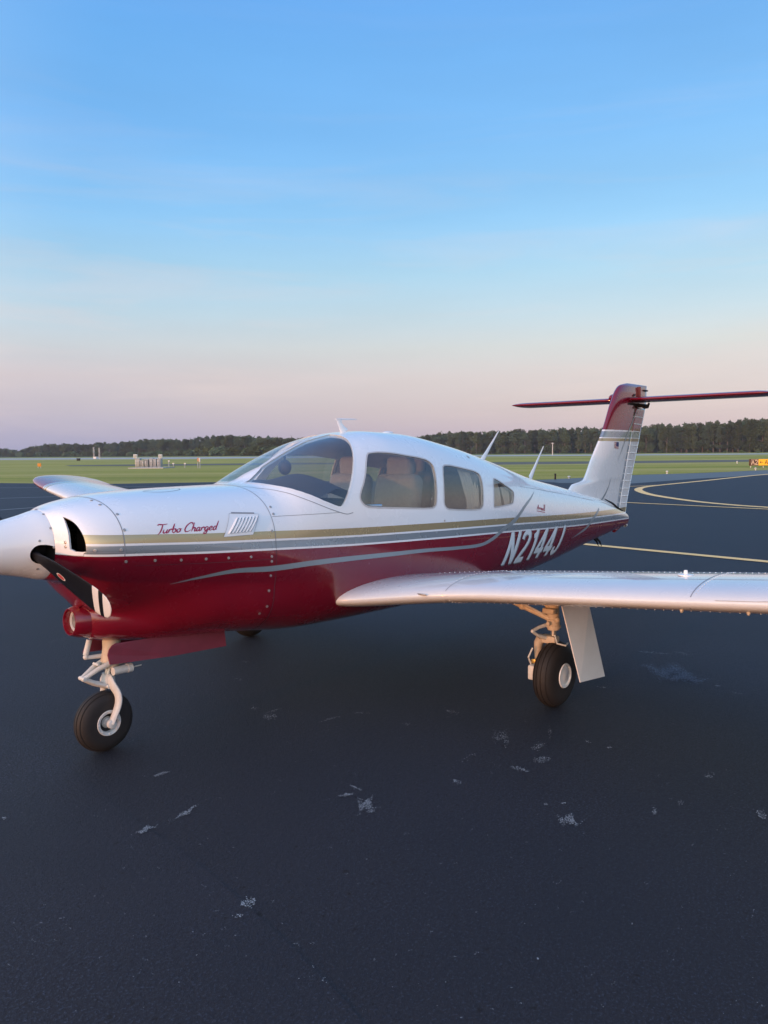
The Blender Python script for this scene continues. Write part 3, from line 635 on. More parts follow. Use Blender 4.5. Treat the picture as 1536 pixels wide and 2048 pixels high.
# rubber seals and frames: flat strips lying on the skin round each opening
def strip_xp(P, w, off, closed=True):
    """ribbon along a path in (x,p) space on the skin: P centre line"""
    x = np.array([a for a, _ in P]); p = np.array([b for _, b in P]); S = surf(x, p); N = surfn(x, p)
    n = len(P); V = []
    for i in range(n):
        a = S[(i+1) % n] if (closed or i < n-1) else S[i]; b = S[i-1] if (closed or i > 0) else S[i]
        t = a-b; t = t/(np.linalg.norm(t)+1e-9); s = np.cross(N[i], t); ww = w[i] if hasattr(w, '__len__') else w
        V += [tuple(S[i]+s*ww/2+N[i]*off), tuple(S[i]-s*ww/2+N[i]*off)]
    F_ = [(2*i, 2*i+1, 2*((i+1) % n)+1, 2*((i+1) % n)) for i in range(n if closed else n-1)]
    return V, F_
seal = simple('window_seal', (.50, .48, .47), .5)
darkseal = simple('dark_window_seal', (.12, .12, .12), .6)
for H in (W1, W2, W3, mirror_p(W1), mirror_p(W2), mirror_p(W3)):
    V, F_ = strip_xp(H, .012, .0015); mesh_obj('window_seal', V, F_, darkseal if H in () else seal, plane)
for H in (WS, mirror_p(WS)):
    V, F_ = strip_xp(H, .012, .002); mesh_obj('windshield_frame', V, F_, M['white'], plane)
# ---- decals in side view: a ribbon through (x,z) points lying on the port skin
def side_pt(x, z, off=.0012):
    h = float(halfwidth(x, z)); e = 2e-3
    hx = (float(halfwidth(x+e, z))-float(halfwidth(x-e, z)))/(2*e); hz_ = (float(halfwidth(x, z+e))-float(halfwidth(x, z-e)))/(2*e)
    n = np.array([-hx, -1, -hz_]); n /= np.linalg.norm(n); return np.array([x, -h, z])+n*off
def flat_ribbon(P, w, na=1):
    """2-D ribbon: returns rows of points"""
    P = [np.array(p, float) for p in P]; rows = []
    for i, p in enumerate(P):
        t = P[min(i+1, len(P)-1)]-P[max(i-1, 0)]; t /= np.linalg.norm(t)+1e-9; s = np.array([-t[1], t[0]])
        ww = w[i] if hasattr(w, '__len__') else w
        rows.append([p+s*ww*(k/na-.5) for k in range(na+1)])
    return rows
def rows_to_mesh(rows, mapf, V, F_):
    b = len(V); m = len(rows[0])
    for r in rows: V += [tuple(mapf(*q)) for q in r]
    for i in range(len(rows)-1):
        for k in range(m-1): F_.append((b+i*m+k, b+i*m+k+1, b+(i+1)*m+k+1, b+(i+1)*m+k))
def decal(name, strokes, mat, mapf=side_pt, parent=plane, na=1, label=None, smooth=True):
    V, F_ = [], []
    for P, w in strokes: rows_to_mesh(flat_ribbon(P, w, na), mapf, V, F_)
    o = mesh_obj(name, V, F_, mat, parent, smooth, recalc=False)
    if label: o['label'] = label
    return o
def wcurve(P, ws_):
    n = len(P); return [float(np.interp(i/(n-1), np.linspace(0, 1, len(ws_)), ws_)) for i in range(n)]
sw = catmull([(1.115,1.006),(1.28,1.027),(1.499,1.043),(1.765,1.029+.0),(2.10,1.030),(2.417,1.024),(2.8,1.012),(3.227,.998),(3.65,.975),(4.01,.963),(4.22,.995),(4.403,1.055),(4.655,1.123),(4.896,1.233),(5.08,1.30),(5.216,1.35)], 8)
decal('silver_swoosh', [(sw, wcurve(sw, [.002,.014,.026,.034,.034,.033,.031,.028,.026,.027,.032,.036,.040,.030,.016,.002]))], M['silver'], na=2)
sw2 = catmull([(6.12,.815),(6.32,.850),(6.497,.887),(6.62,.935),(6.704,.975),(6.86,1.03),(6.96,1.075)], 6)
decal('silver_swoosh', [(sw2, wcurve(sw2, [.002,.02,.03,.034,.034,.03,.024]))], M['silver'], na=2)
# ---- registration N2144J in heavy slanted capitals
def stroke_text(s, glyphs):
    out = []; cx = 0
    for ch in s:
        if ch == ' ': cx += glyphs[' ']; continue
        adv, sts = glyphs[ch]
        for st in sts: out.append([(x+cx, y) for x, y in st])
        cx += adv
    return out, cx
B = {'N': (.86, [[(.1, 0), (.1, 1)], [(.1, .98), (.58, .02)], [(.58, 0), (.58, 1)]]),
     '2': (.80, [[(.06, .74), (.08, .86), (.18, .94), (.31, .95), (.45, .91), (.52, .78), (.49, .62), (.38, .45), (.22, .28), (.10, .10)], [(.0, .06), (.56, .06)]]),
     '1': (.46, [[(.22, 0), (.22, 1)], [(.02, .78), (.20, .86)]]),
     '4': (.74, [[(.44, 0), (.44, 1)], [(.42, .95), (.05, .28)], [(.0, .26), (.62, .26)]]),
     'J': (.6, [[(.44, 1), (.44, .28), (.42, .14), (.32, .06), (.20, .06), (.10, .13), (.07, .28)]])}
sts, tw = stroke_text('N2144J', B)
def reg_map(dx, dz, off):
    def f(u, v):
        t = u/tw; base = .738-.045*t; h = .280
        x = 4.44+u*(1.37/tw)*.98+v*.135+dx; z = base+v*h+dz
        return side_pt(x, z, off)
    return f
def resample(P, d=.07):
    out = []
    for a, b in zip(P[:-1], P[1:]):
        n = max(1, int(math.ceil(math.dist(a, b)/d)))
        out += [(a[0]+(b[0]-a[0])*i/n, a[1]+(b[1]-a[1])*i/n) for i in range(n)]
    return out+[P[-1]]
reg = [(resample(P), .135 if True else 0) for P in sts]
reg = [(P, .19 if abs(P[0][0]-P[-1][0]) < .03 else .165) for P, _ in reg]
decal('registration_shadow', reg, M['shadow'], reg_map(.018, -.012, .0028), na=3, label='grey drop shadow behind the registration letters')
lets = []
cx = 0
for ch in 'N2144J':
    st, _ = stroke_text(ch, B); ss = [([(x+cx, y) for x, y in resample(P)], .19 if abs(P[0][0]-P[-1][0]) < .03 else .165) for P in st]
    decal('registration_letter', ss, M['letter'], reg_map(0, 0, .0045), na=3, label='pale grey slanted letter reading '+ch); cx += B[ch][0]
# ---- script lettering
aL = [(.30, .38), (.16, .44), (.03, .28), (.04, .06), (.16, .02), (.27, .24)]
G = {' ': .26,
 'T': (.62, [[(-.02, .90), (.08, 1.02), (.4, .98), (.82, 1.03)], [(.42, .99), (.40, .55), (.34, .12), (.20, -.14)]]),
 'u': (.44, [[(.0, .42), (-.01, .12), (.10, .01), (.24, .14), (.31, .43)], [(.31, .43), (.29, .10), (.36, .01), (.46, .10)]]),
 'r': (.34, [[(.03, .42), (.02, .02)], [(.03, .2), (.14, .40), (.26, .40), (.27, .3)], ]),
 'b': (.40, [[(.06, 1.02), (.02, .6), (.01, .06)], [(.01, .12), (.15, .0), (.30, .18), (.24, .40), (.10, .40), (.03, .28)]]),
 'o': (.42, [[(.16, .44), (.03, .30), (.04, .08), (.16, .01), (.29, .14), (.30, .34), (.17, .43), (.30, .36), (.42, .40)]]),
 'C': (.70, [[(.62, .82), (.66, .98), (.45, 1.02), (.16, .74), (.04, .34), (.12, .06), (.34, .02), (.60, .20)]]),
 'h': (.42, [[(.10, 1.02), (.04, .5), (.0, .0)], [(.02, .2), (.14, .42), (.27, .38), (.27, .08), (.34, .01), (.44, .10)]]),
 'a': (.44, [aL, [(.31, .44), (.27, .10), (.34, .01), (.46, .12)]]),
 'g': (.42, [aL, [(.31, .44), (.29, .0), (.22, -.32), (.05, -.34), (.06, -.16), (.44, .10)]]),
 'e': (.40, [[(.02, .18), (.20, .24), (.28, .36), (.18, .45), (.05, .32), (.04, .10), (.15, .01), (.30, .06), (.42, .16)]]),
 'd': (.44, [aL, [(.42, 1.06), (.32, .5), (.28, .10), (.36, .01)]]),
 'A': (.66, [[(.0, .02), (.10, .04), (.30, .6), (.46, 1.0)], [(.46, 1.0), (.50, .5), (.56, .0)], [(.10, .42), (.60, .46)]]),
 'w': (.54, [[(.0, .42), (.02, .06), (.12, .02), (.22, .4)], [(.22, .4), (.24, .06), (.34, .02), (.46, .42)]]),
 'I': (.30, [[(.15, 1.1), (.10, 0)], [(.0, 1.1), (.32, 1.16)], [(-.05, 0), (.25, .0)]])}
def script(word, x0, x1, z0, z1, h, mat, wd, name, slant=.55, label=None, under=False):
    st, wt = stroke_text(word, G)
    def f(u, v):
        t = u/wt; return side_pt(x0+(x1-x0)*t+v*h*slant, z0+(z1-z0)*t+v*h, .0015)
    S_ = []
    for P in st:
        Q = catmull(P, 6); S_.append((Q, wcurve(Q, [wd*.6, wd, wd*1.1, wd*.9, wd*.5])))
    if under: S_.append((resample([(.1, -.32), (wt*1.02, -.40)]), wd*.8))
    return decal(name, S_, mat, f, label=label)
script('Turbo Charged', 1.000, 1.385, 1.303, 1.297, .046, M['redtext'], .125, 'turbo_lettering', label='crimson script reading Turbo Charged')
script('ArrowII', 5.16, 5.36, 1.185, 1.160, .044, M['redtext'], .17, 'model_lettering', label='small red script with a line under it behind the last window', under=True)
# ---- panel seams
def zp(x, z):
    """p value for a point given by x and z on the port side below or above the waist"""
    qs = np.linspace(-1, 1, 801); zz = surf(np.full(801, x), qs)[:, 2]; return float(np.interp(z, zz, qs))
def seam_xp(P, w=.005, mat='seam', closed=False, off=.0010, name='panel_seam'):
    V, F_ = strip_xp(P, w, off, closed); return mesh_obj(name, V, F_, M[mat], plane)
seam_xp([(.82, q) for q in np.linspace(zp(.82, zred(.82)), 2-zp(.82, zred(.82)), 120)])
seam_xp([(SEAM+.0015, q) for q in np.linspace(zp(SEAM, 1.15), 2-zp(SEAM, 1.15), 160)], .004)
seam_xp([(SEAM+.0015, q) for q in np.linspace(-.98, zp(SEAM, 1.14), 60)], .006, 'redseam')
seam_xp([(x, zp(x, zred(x)-.055)) for x in np.linspace(.88, 1.785, 60)], .0035, 'redseam')
seam_xp([(x, zp(x, zred(x)+.022)) for x in np.linspace(.645, .82, 12)], .0035)
seam_xp([(x, zp(x, 1.345-.01*(x-1.8))) for x in np.linspace(1.80, 2.33, 30)], .003)
seam_xp([(x, zp(x, z)) for x, z in ((4.9, 1.41), (5.4, 1.36), (5.9, 1.30), (6.4, 1.235), (6.9, 1.17))], .004)
seam_xp([(x, zp(x, z)) for x, z in ((4.0, .872), (4.4, .90), (4.9, .91), (5.4, .90), (5.9, .865), (6.2, .83))], .004, 'redseam')
seam_xp([(x, zp(x, z)) for x, z in ((5.6, .735), (6.0, .79), (6.5, .825), (7.0, .845), (7.8, .865))], .005, 'redseam')
seam_xp([(x, zp(x, z)) for x, z in ((5.9, .735), (6.4, .79), (7.0, .815), (7.6, .835))], .004, 'redseam')
# windshield skirt: the raised fairing strip below the glass
sk = [(1.803,-.168,1.527),(1.914,-.309,1.506),(1.98,-.40,1.483),(2.055,-.485,1.45),(2.15,-.53,1.408),(2.255,-.555,1.367),(2.384,-.567,1.327),(2.46,-.567,1.33)]
skp = [(1.745, .999), (1.765, .95)]+pfrom(sk); skp = [tuple(q) for q in catmull(skp, 5)]
seam_xp(skp, .005); seam_xp([(x, 2-q) for x, q in skp], .005)
# oil filler door on top of the cowling
seam_xp(chaikin([(1.13, .90), (1.15, .83), (1.21, .79), (1.30, .80), (1.38, .85), (1.39, .91)], 2), .005, closed=False, name='oil_door_edge')
# ---- screws
sc = MB(); sc.lathe((0, 0, 0), (0, -1, 0), [(0, .0085), (.003, .0085), (.0042, .005), (.0030, .0035), (.0028, .0005)], 10); screw = sc.build('screw', M['screw'], plane, sharp=30)
screws_xz = [(.83, 1.167), (.993, 1.157), (1.147, 1.144), (1.301, 1.135), (1.449, 1.126), (1.605, 1.117), (1.757, 1.104), (1.757, 1.074), (1.755, .985), (1.752, .89), (1.752, .79), (.675, 1.239), (.80, 1.234), (.832, 1.335), (.835, 1.415), (1.815, 1.36), (1.77, 1.26), (1.715, .748), (3.48, 1.204)]
for i, (x, z) in enumerate(screws_xz):
    o = screw if i == 0 else screw.copy()
    if i: col.objects.link(o); o.parent = plane
    a, b = side_pt(x, z, 0), side_pt(x, z, 1); n = Vector(b-a); o.location = Vector(a); o.rotation_euler = Vector((0, -1, 0)).rotation_difference(n).to_euler()
for x, q in ((.80, .66), (.80, .80), (1.95-.13, .40), (.592, .10), (.592, .03)):
    o = screw.copy(); col.objects.link(o); o.parent = plane; a = surf(np.array([x]), np.array([q]))[0]; n = surfn(np.array([x]), np.array([q]))[0]
    o.location = Vector(a); o.rotation_euler = Vector((0, -1, 0)).rotation_difference(Vector(n)).to_euler()
# ---- cowling louvres
lp = [(1.500, 1.380), (1.705, 1.366), (1.625, 1.250), (1.420, 1.252)]
V, F_ = [], []
rows = [[tuple(np.array(lp[0])*(1-t)*(1-s)+np.array(lp[1])*t*(1-s)+np.array(lp[3])*(1-t)*s+np.array(lp[2])*t*s) for t in np.linspace(0, 1, 13)] for s in np.linspace(0, 1, 9)]
rows_to_mesh(rows, lambda x, z: side_pt(x, z, .003), V, F_)
louv = mesh_obj('louver_panel', V, F_, M['white'], plane)
M['panelshade'] = simple('louver_edge_shade', (.42, .43, .46), .5); lp_out = [lp[0], lp[1], lp[2], lp[3], lp[0]]; decal('louver_panel_shade_line', [(resample(lp_out, .03), .0025)], M['panelshade'], lambda x, z: side_pt(x, z, .0034), parent=louv)
decal('louver_shadow_lip', [(resample([(1.515, 1.383), (1.675, 1.372)], .03), .007)], M['seam'], lambda x, z: side_pt(x, z, .0040), parent=louv)
for i in range(7):
    t = .13+i*.118; top = np.array([1.500+.205*t+.012, 1.352]); bot = np.array([1.420+.205*t+.008, 1.268])
    V, F_ = [], []; n = 10
    for k in range(n+1):
        c = top+(bot-top)*k/n; ww = .0085*math.sin(math.pi*(.08+.84*k/n))**.5
        for (d, off) in ((-ww, .0035), (-ww*.2, .012), (ww*.6, .0145), (ww, .013), (ww*1.02, .0035)): V.append(tuple(side_pt(c[0]+d, c[1], off)))
    for k in range(n):
        for j in range(4): F_.append((k*5+j, k*5+j+1, (k+1)*5+j+1, (k+1)*5+j))
    mesh_obj('louver', V, F_, M['white'], louv, True)
    decal('louver_gap', [(resample([tuple(top+[.012, 0]), tuple(bot+[.012, 0])], .02), .0030)], M['seam'], lambda x, z: side_pt(x, z, .0045), parent=louv)
# ---- inside the cowling
m = MB()
for sy in (-1, 1):
    for k, x in enumerate((1.0, 1.2)):
        for j in range(7): m.lathe((x, sy*(.15+j*.028), 1.27), (0, sy, 0), [(0, .01), (0, .085), (.012, .085), (.012, .01)], 20)
    m.tube([(.72, sy*.30, 1.18), (.80, sy*.28, 1.26), (.95, sy*.25, 1.30)], .03)
    m.tube([(.86, sy*.34, 1.22), (.90, sy*.30, 1.36)], .012)
m.box((1.1, 0, 1.2), (.5, .26, .26), bev=.02); m.box((1.70, 0, 1.10), (.02, .70, .45)); m.build('engine', M['engine'], plane)
m = MB(); m.box((.70, -.30, 1.200), (.12, .12, .010)); m.build('inlet_baffle', M['gearwhite'], plane)
# ---- spinner
spR = pchip([0, .02, .06, .12, .20, .30, .38, .47, .56, .585], [.0005, .030, .058, .084, .108, .130, .145, .166, .190, .193])
def spmap(x, t): r = float(spR(x)); return np.array([x, -r*math.cos(t), 1.25+r*math.sin(t)])
hole = []
for k in range(28):
    a = 2*math.pi*k/28; hole.append((.502+.050*math.cos(a)*(1.0 if math.cos(a) < 0 else 1.9), -.20+.30*math.sin(a)))
hole = densify(hole, .02); hole2 = [(x, t+math.pi) for x, t in hole]
PS = .19
sx = np.concatenate([np.linspace(0, .1, 8), np.linspace(.12, .585, 30)]); st = np.linspace(-math.pi/2, 1.5*math.pi, 81)
V, T, drop = cdt_sheet(sx, st, [hole, hole2]); K = T[~drop]; S = np.array([spmap(a, b) for a, b in V]); b0 = len(S)
SI = np.array([spmap(a, b)+np.array([.002, 0, 0])-np.array([0, -.006*math.cos(b), .006*math.sin(b)]) for a, b in V])
PS = .9
mesh_obj('spinner', list(S)+list(SI), [tuple(k) for k in K]+[tuple(int(i)+b0 for i in k[::-1]) for k in K], [M['white'], M['dark']], plane, True, [0]*len(K)+[1]*len(K), recalc=False)
m = MB(); m.lathe((.587, 0, 1.25), (1, 0, 0), [(0, .0005), (0, .191), (.006, .191), (.006, .15), (.03, .15)], 48); m.build('spinner_backplate', M['dark'], plane)
for x, t in ((.565, .0), (.565, .55), (.565, 1.1), (.565, -.75), (.565, 1.55), (.50, .22), (.50, -.70)):
    o = screw.copy(); col.objects.link(o); o.parent = plane; a = spmap(x, t); b_ = Vector((-.15, -math.cos(t), math.sin(t))); o.location = a; o.scale = (.8, .8, .8)
    o.rotation_euler = Vector((0, -1, 0)).rotation_difference(b_).to_euler()
# ---- propeller: two blades
def blade(sgn):
    ax = Vector((0, -.968, -.25))*sgn; ax.normalize(); hub = Vector((.488, 0, 1.25)); xa = Vector((1, 0, 0)); w = ax.cross(xa).normalized()*sgn
    if w.z < 0: w = -w
    rs = [.05, .10, .15, .20, .26, .34, .45, .58, .70, .79, .84, .88, .905, .917]
    ch = [.055, .055, .058, .080, .110, .138, .150, .152, .150, .143, .132, .108, .072, .02]
    th = [.05, .05, .046, .036, .028, .022, .018, .014, .012, .010, .009, .008, .006, .003]
    pit = [-34, -34, -33, -31, -29, -26, -22, -18, -14, -12, -11, -10, -10, -10]; V = []; n = 20; Fc = []
    for r, c, t, p in zip(rs, ch, th, pit):
        a = math.radians(p); cd = w*math.cos(a)+xa*math.sin(a)*sgn; nd = ax.cross(cd).normalized(); o = hub+ax*r-cd*(c*.08)
        for k in range(n):
            q = 2*math.pi*k/n; V.append(o+cd*(c/2*math.cos(q))+nd*(t/2*math.sin(q)*(1+.0*math.cos(q))))
    Fc = [(i*n+k, i*n+(k+1) % n, (i+1)*n+(k+1) % n, (i+1)*n+k) for i in range(len(rs)-1) for k in range(n)]+[tuple(range(n)), tuple(range((len(rs)-1)*n, len(rs)*n))]
    o = mesh_obj('propeller_blade', V, Fc, M['blade'], plane, True, recalc=True, attr={'radius': [abs((v-hub).dot(ax)) for v in V]})
    # subdivide so that the painted tip reads crisply
    at = o.data.attributes
    # logo oval
    a = math.radians(31); 
    for side in (-1, 1):
        a = math.radians(-23); cd = w*math.cos(a)+xa*math.sin(a)*sgn; nd = ax.cross(cd).normalized()*side; c0 = hub+ax*.44+nd*.0103-cd*.012
        for rr, mt, of in ((1, 'bladewhite', 0), (.78, 'flagred', .0006)):
            mm = MB(); mm.add([c0+nd*of+ax*(.045*rr*math.cos(q*math.pi/12))+cd*(.017*rr*math.sin(q*math.pi/12)) for q in range(24)], [tuple(range(24))]); oo = mm.build('blade_logo', M[mt], o)
    return o
kb = NM('propeller_paint'); rr = kb.attr('radius'); wgl = kb.math('ADD', rr, 0.0)
s1 = kb.math('MULTIPLY', kb.math('GREATER_THAN', rr, .755), kb.math('LESS_THAN', rr, .81)); s2 = kb.math('GREATER_THAN', rr, .848)
kb.set(Base_Color=kb.mix(kb.math('ADD', s1, s2), (.005, .005, .007), (.62, .60, .58)), Roughness=.45, Specular_IOR_Level=.18); M['blade'] = kb.m
blade(1); blade(-1)
m = MB(); m.lathe((.488, 0, 1.25), (0, .968, .25), [(-.09, .0005), (-.09, .045), (.09, .045), (.09, .0005)], 20); m.lathe((.38, 0, 1.25), (1, 0, 0), [(0, .0005), (0, .07), (.2, .07)], 20); m.build('propeller_hub', M['dark'], plane)
# ---- landing light duct in the chin
c0 = Vector((.728, 0, .797)); axl = Vector((1, 0, -.05)).normalized()
m = MB(); m.lathe(c0, axl, [(.25, .12), (.12, .103), (.05, .094), (.01, .080), (0, .075), (.0, .070), (.012, .067), (.09, .060), (.09, .0005)], 40); duct = m.build('landing_light_duct', M['red'], plane, sharp=60)
m = MB(); m.tube([(.74, 0, .862), (.82, 0, .885), (.92, 0, .90)], [(.012, .016), (.03, .05), (.05, .09)], 14); m.build('duct_hood', M['red'], duct)
m = MB(); m.lathe(c0+axl*.040, axl, [(.0, .058), (-.006, .061), (-.010, .050), (.0, .046)], 32); m.build('light_rim', M['bladewhite'], duct)
m = MB(); m.lathe(c0+axl*.042, axl, [(.004, .0005), (-.004, .02), (.0, .05)], 32); m.build('light_lens', simple('lens_glass', (.35, .33, .31), .15, .6), duct)
for x, z in ((.80, .868), (.80, .725), (.86, .86)):
    o = screw.copy(); col.objects.link(o); o.parent = duct; o.location = (x, -.052 if z > .8 else -.06, z); o.rotation_euler = (math.radians(-40 if z > .8 else 40), 0, 0)
# ---- lifting surfaces
def airfoil(n, camber=.02, tc_=.15):
    xs = (1-np.cos(np.linspace(0, math.pi, n)))/2
    yt = 5*tc_*(.2969*np.sqrt(xs)-.1260*xs-.3516*xs**2+.2843*xs**3-.1036*xs**4); yc = camber*4*xs*(1-xs)
    up = np.stack([xs, yc+yt], -1)[::-1]; lo = np.stack([xs, yc-yt], -1)[1:-1]
    return np.concatenate([up, lo])            # TE upper -> LE -> lower
def loft(name, secs, mats, parent, axis='y', attrs=None, caps=True, nf=34, camber=.02, tcf=None, label=None):
    """secs: (span position, x of LE, chord, height of LE, thickness ratio, twist drop)"""
    V = []; m = None
    for s in secs:
        sp, xl, ch, h, t = s[:5]; drop = s[5] if len(s) > 5 else 0; A = airfoil(nf, camber, t); m = len(A)
        for a, b in A:
            if axis == 'y': V.append((xl+a*ch, sp, h+b*ch-drop*a))
            else: V.append((xl+a*ch, b*ch, sp+h))
    Fc = [(i*m+k, i*m+(k+1) % m, (i+1)*m+(k+1) % m, (i+1)*m+k) for i in range(len(secs)-1) for k in range(m)]
    if caps: Fc += [tuple(range(m)), tuple(range((len(secs)-1)*m, len(secs)*m))]
    at = attrs(np.array(V)) if attrs else None
    o = mesh_obj(name, V, Fc, mats, parent, True, recalc=True, attr=at)
    if label: o['label'] = label
    return o
wLE = pchip([.3, .58, .75, .95, 1.15, 1.4, 3.1, 4.8, 5.2, 5.38, 5.47], [2.28, 2.35, 2.46, 2.60, 2.70, 2.75, 2.77, 2.90, 2.96, 3.04, 3.20])
wTE = pchip([.3, 3.1, 4.8, 5.2, 5.38, 5.47], [4.28, 4.28, 4.02, 3.96, 3.90, 3.75])
wZ = lambda y, sg=-1: .747+.085*(y-.6) if sg < 0 else .775+.134*(y-.6)      # the aircraft leans a little to port
def wing(sg):
    ys = [.36, .46, .58, .66, .75, .85, .95, 1.05, 1.15, 1.27, 1.4, 1.7, 2.2, 2.7, 3.1, 3.6, 4.2, 4.8, 5.0, 5.2, 5.32, 5.40, 5.45, 5.47]
    secs = []
    for y in ys:
        xl, xt = float(wLE(y)), float(wTE(y)); ch = xt-xl; t = (.118 if sg < 0 else .150)*1.58/max(ch, 1.3)*(1 if y < 5 else max(.25, (1-((y-5)/.48)**2)**.5))
        if y > 3.1: t = .14*(1 if y < 5 else max(.22, (1-((y-5)/.48)**2)**.5))
        secs.append((sg*y, xl, ch, float(wZ(y, sg))+(.03*max(0, (y-5)/.38)**2), t, .075*ch/1.5))
    secs2 = []
    for a, b in zip(secs[:-1], secs[1:]):
        for k in range(3): secs2.append(tuple(a[i]+(b[i]-a[i])*k/3 for i in range(6)))
    secs2.append(secs[-1])
    return loft('wing', secs2, M['wingpaint'], plane, 'y', lambda V: {'band': (4.86-.24*(V[:, 0]-2.93))-np.abs(V[:, 1])}, label='port wing, its leading edge towards the viewer' if sg < 0 else 'starboard wing with a red tip beyond the cowling')
M['wingpaint'] = paint('wing_paint', True, .80)
wp, wsb = wing(-1), wing(1)
def wing_pt(y, f, off=.001, upper=True):
    xl, xt = float(wLE(y)), float(wTE(y)); ch = xt-xl; t = .118*1.58/max(ch, 1.3) if y < 3.1 else .14
    yt = 5*t*(.2969*math.sqrt(f)-.1260*f-.3516*f*f+.2843*f**3-.1036*f**4); yc = .02*4*f*(1-f)
    return Vector((xl+f*ch, -y, float(wZ(y))+(yc+yt*(1 if upper else -1))*ch-.075*ch/1.5*f+off*(1 if upper else -1)))
def wing_strip(y0, y1, f0, f1, w, mat, name, n=30, upper=True):
    P = [wing_pt(y0+(y1-y0)*i/n, f0+(f1-f0)*i/n, .0012, upper) for i in range(n+1)]; V = []
    for i, p in enumerate(P):
        t = (P[min(i+1, n)]-P[max(i-1, 0)]).normalized(); nrm_ = Vector((0, 0, 1)); s = t.cross(nrm_).normalized() if abs(t.z) < .9 else Vector((0, 1, 0))
        V += [p+s*w/2, p-s*w/2]
    return mesh_obj(name, V, [(2*i, 2*i+1, 2*i+3, 2*i+2) for i in range(n)], M[mat], wp)
for y in (1.15, 2.72): 
    wing_strip(y, y, .012, .45, .005, 'seam', 'skin_seam'); wing_strip(y, y, .01, .3, .005, 'seam', 'skin_seam', upper=False)
def rivet_row(pts, r=.0034):
    m = MB()
    for p in pts: m.sphere(p, (r, r, r*.7), n=6, k=4)
    o = m.build('rivet_row', M['rivet'], wp, sharp=80); o['kind'] = 'stuff'; return o
M['rivet'] = simple('rivet_head', (.75, .76, .78), .25, .3)
rivet_row([wing_pt(y, .40, .0010) for y in np.arange(.75, 4.0, .034)], .0036)
rivet_row([wing_pt(1.13, f, .001) for f in np.linspace(.05, .5, 22)]); rivet_row([wing_pt(2.74, f, .001) for f in np.linspace(.03, .45, 22)])
rivet_row([wing_pt(y, .06, .001, False) for y in np.arange(1.1, 4.0, .05)], .0032)
rivet_row([wing_pt(1.17, f, .001, False) for f in np.linspace(.02, .3, 14)], .004)
# stall-warning tab, tie line and fuel cap on the port wing
m = MB(); m.box(wing_pt(1.0, .004, .0), (.012, .11, .010), bev=.003); m.box(wing_pt(2.15, .0, -.005)+Vector((-.002, 0, 0)), (.006, .001, .001)); m.build('stall_strip', M['screw'], wp)
m = MB(); c = wing_pt(2.55, .27, .0); m.lathe(c, (0, 0, 1), [(0, .045), (.006, .045), (.008, .03), (.010, .0005)], 24); m.tube([c+Vector((0, -.0, .005)), c+Vector((.0, .0, .03))], [.014, .010]); m.build('fuel_cap', M['white'], wp)
wing_strip(2.85, 3.45, .004, .004, .006, 'seam', 'landing_light_edge', 12)
for y in (2.66, 3.0):
    m = MB(); c = wing_pt(y, .04, 0, False); m.sphere(c, (.012, .010, .016)); m.build('drain_valve', M['gearsunlit'], wp)
# aileron and flap outlines on the upper surfaces are trailing-edge seams
wing_strip(.70, 3.05, .80, .80, .008, 'seam', 'flap_gap'); wing_strip(3.1, 4.9, .80, .80, .008, 'seam', 'aileron_gap')
# ---- fin and rudder
finLE = pchip([.95, 1.22, 1.36, 1.39, 1.45, 1.6, 1.98, 2.34, 2.47, 2.53, 2.565], [6.5, 6.50, 6.62, 6.86, 6.93, 7.04, 7.36, 7.59, 7.70, 7.80, 8.00])
finHG = lambda z: 7.80+(z-1.0)*.325       # hinge line
finTE = pchip([.79, .99, 1.36, 1.93, 2.45, 2.565], [8.02, 8.045, 8.18, 8.43, 8.61, 8.61])
fb = lambda V: {'band': np.where(V[:, 2] > 1.985, -.05, np.interp(V[:, 2], [1.90-.10, 1.845, 1.880, 1.892, 1.965, 1.985], [.3, .112, .067, .055, .012, -.0001]))}
def fin_part(name, x0f, x1f, zs, tk, label=None):
    V = []; m_ = None
    for z in zs:
        xl, xt = float(finLE(z)), float(finTE(z)); ch = xt-xl; a0, a1 = x0f(z), x1f(z); fr = np.linspace(0, 1, 22)**1.6 if x0f(z) <= xl+1e-6 else np.linspace(0, 1, 12)
        xs = a0+(a1-a0)*fr; f = np.clip((xs-xl)/ch, 0, 1); T = tk(z)
        yt = 5*T*(.2969*np.sqrt(f)-.1260*f-.3516*f**2+.2843*f**3-.1036*f**4)
        ring = [(x, -y, z) for x, y in zip(xs, yt)]+[(x, y, z) for x, y in list(zip(xs, yt))[::-1]]; m_ = len(ring); V += ring
    n = len(zs); Fc = [(i*m_+k, i*m_+(k+1) % m_, (i+1)*m_+(k+1) % m_, (i+1)*m_+k) for i in range(n-1) for k in range(m_)]+[tuple(range(m_)), tuple(range((n-1)*m_, n*m_))]
    return mesh_obj(name, V, Fc, M['paint'], plane, True, recalc=True, attr=fb(np.array(V)))
tkf = lambda z: .085*float(np.interp(z, [1.0, 1.5, 2.45, 2.53, 2.565], [1, 1, 1.15, .9, .25]))
fin = fin_part('vertical_fin', lambda z: float(finLE(z)), lambda z: finHG(z) if z < 2.30 else float(finTE(z)), np.unique(np.concatenate([np.linspace(.96, 1.5, 28), np.linspace(1.5, 2.42, 60), np.linspace(2.42, 2.565, 16)])), tkf)
rud = fin_part('rudder', lambda z: finHG(z)+.008, lambda z: float(finTE(z)), np.unique(np.concatenate([np.linspace(.80, 2.27, 60), [1.84, 1.845, 1.85, 1.985, 1.99]])), tkf)
a = np.array([v.co for v in rud.data.vertices]); bnd = np.where(a[:, 2] > 1.5, fb(a)['band'], (a[:, 2]-.885)/1.26)
rud.data.attributes['band'].data.foreach_set('value', bnd.astype(np.float32))
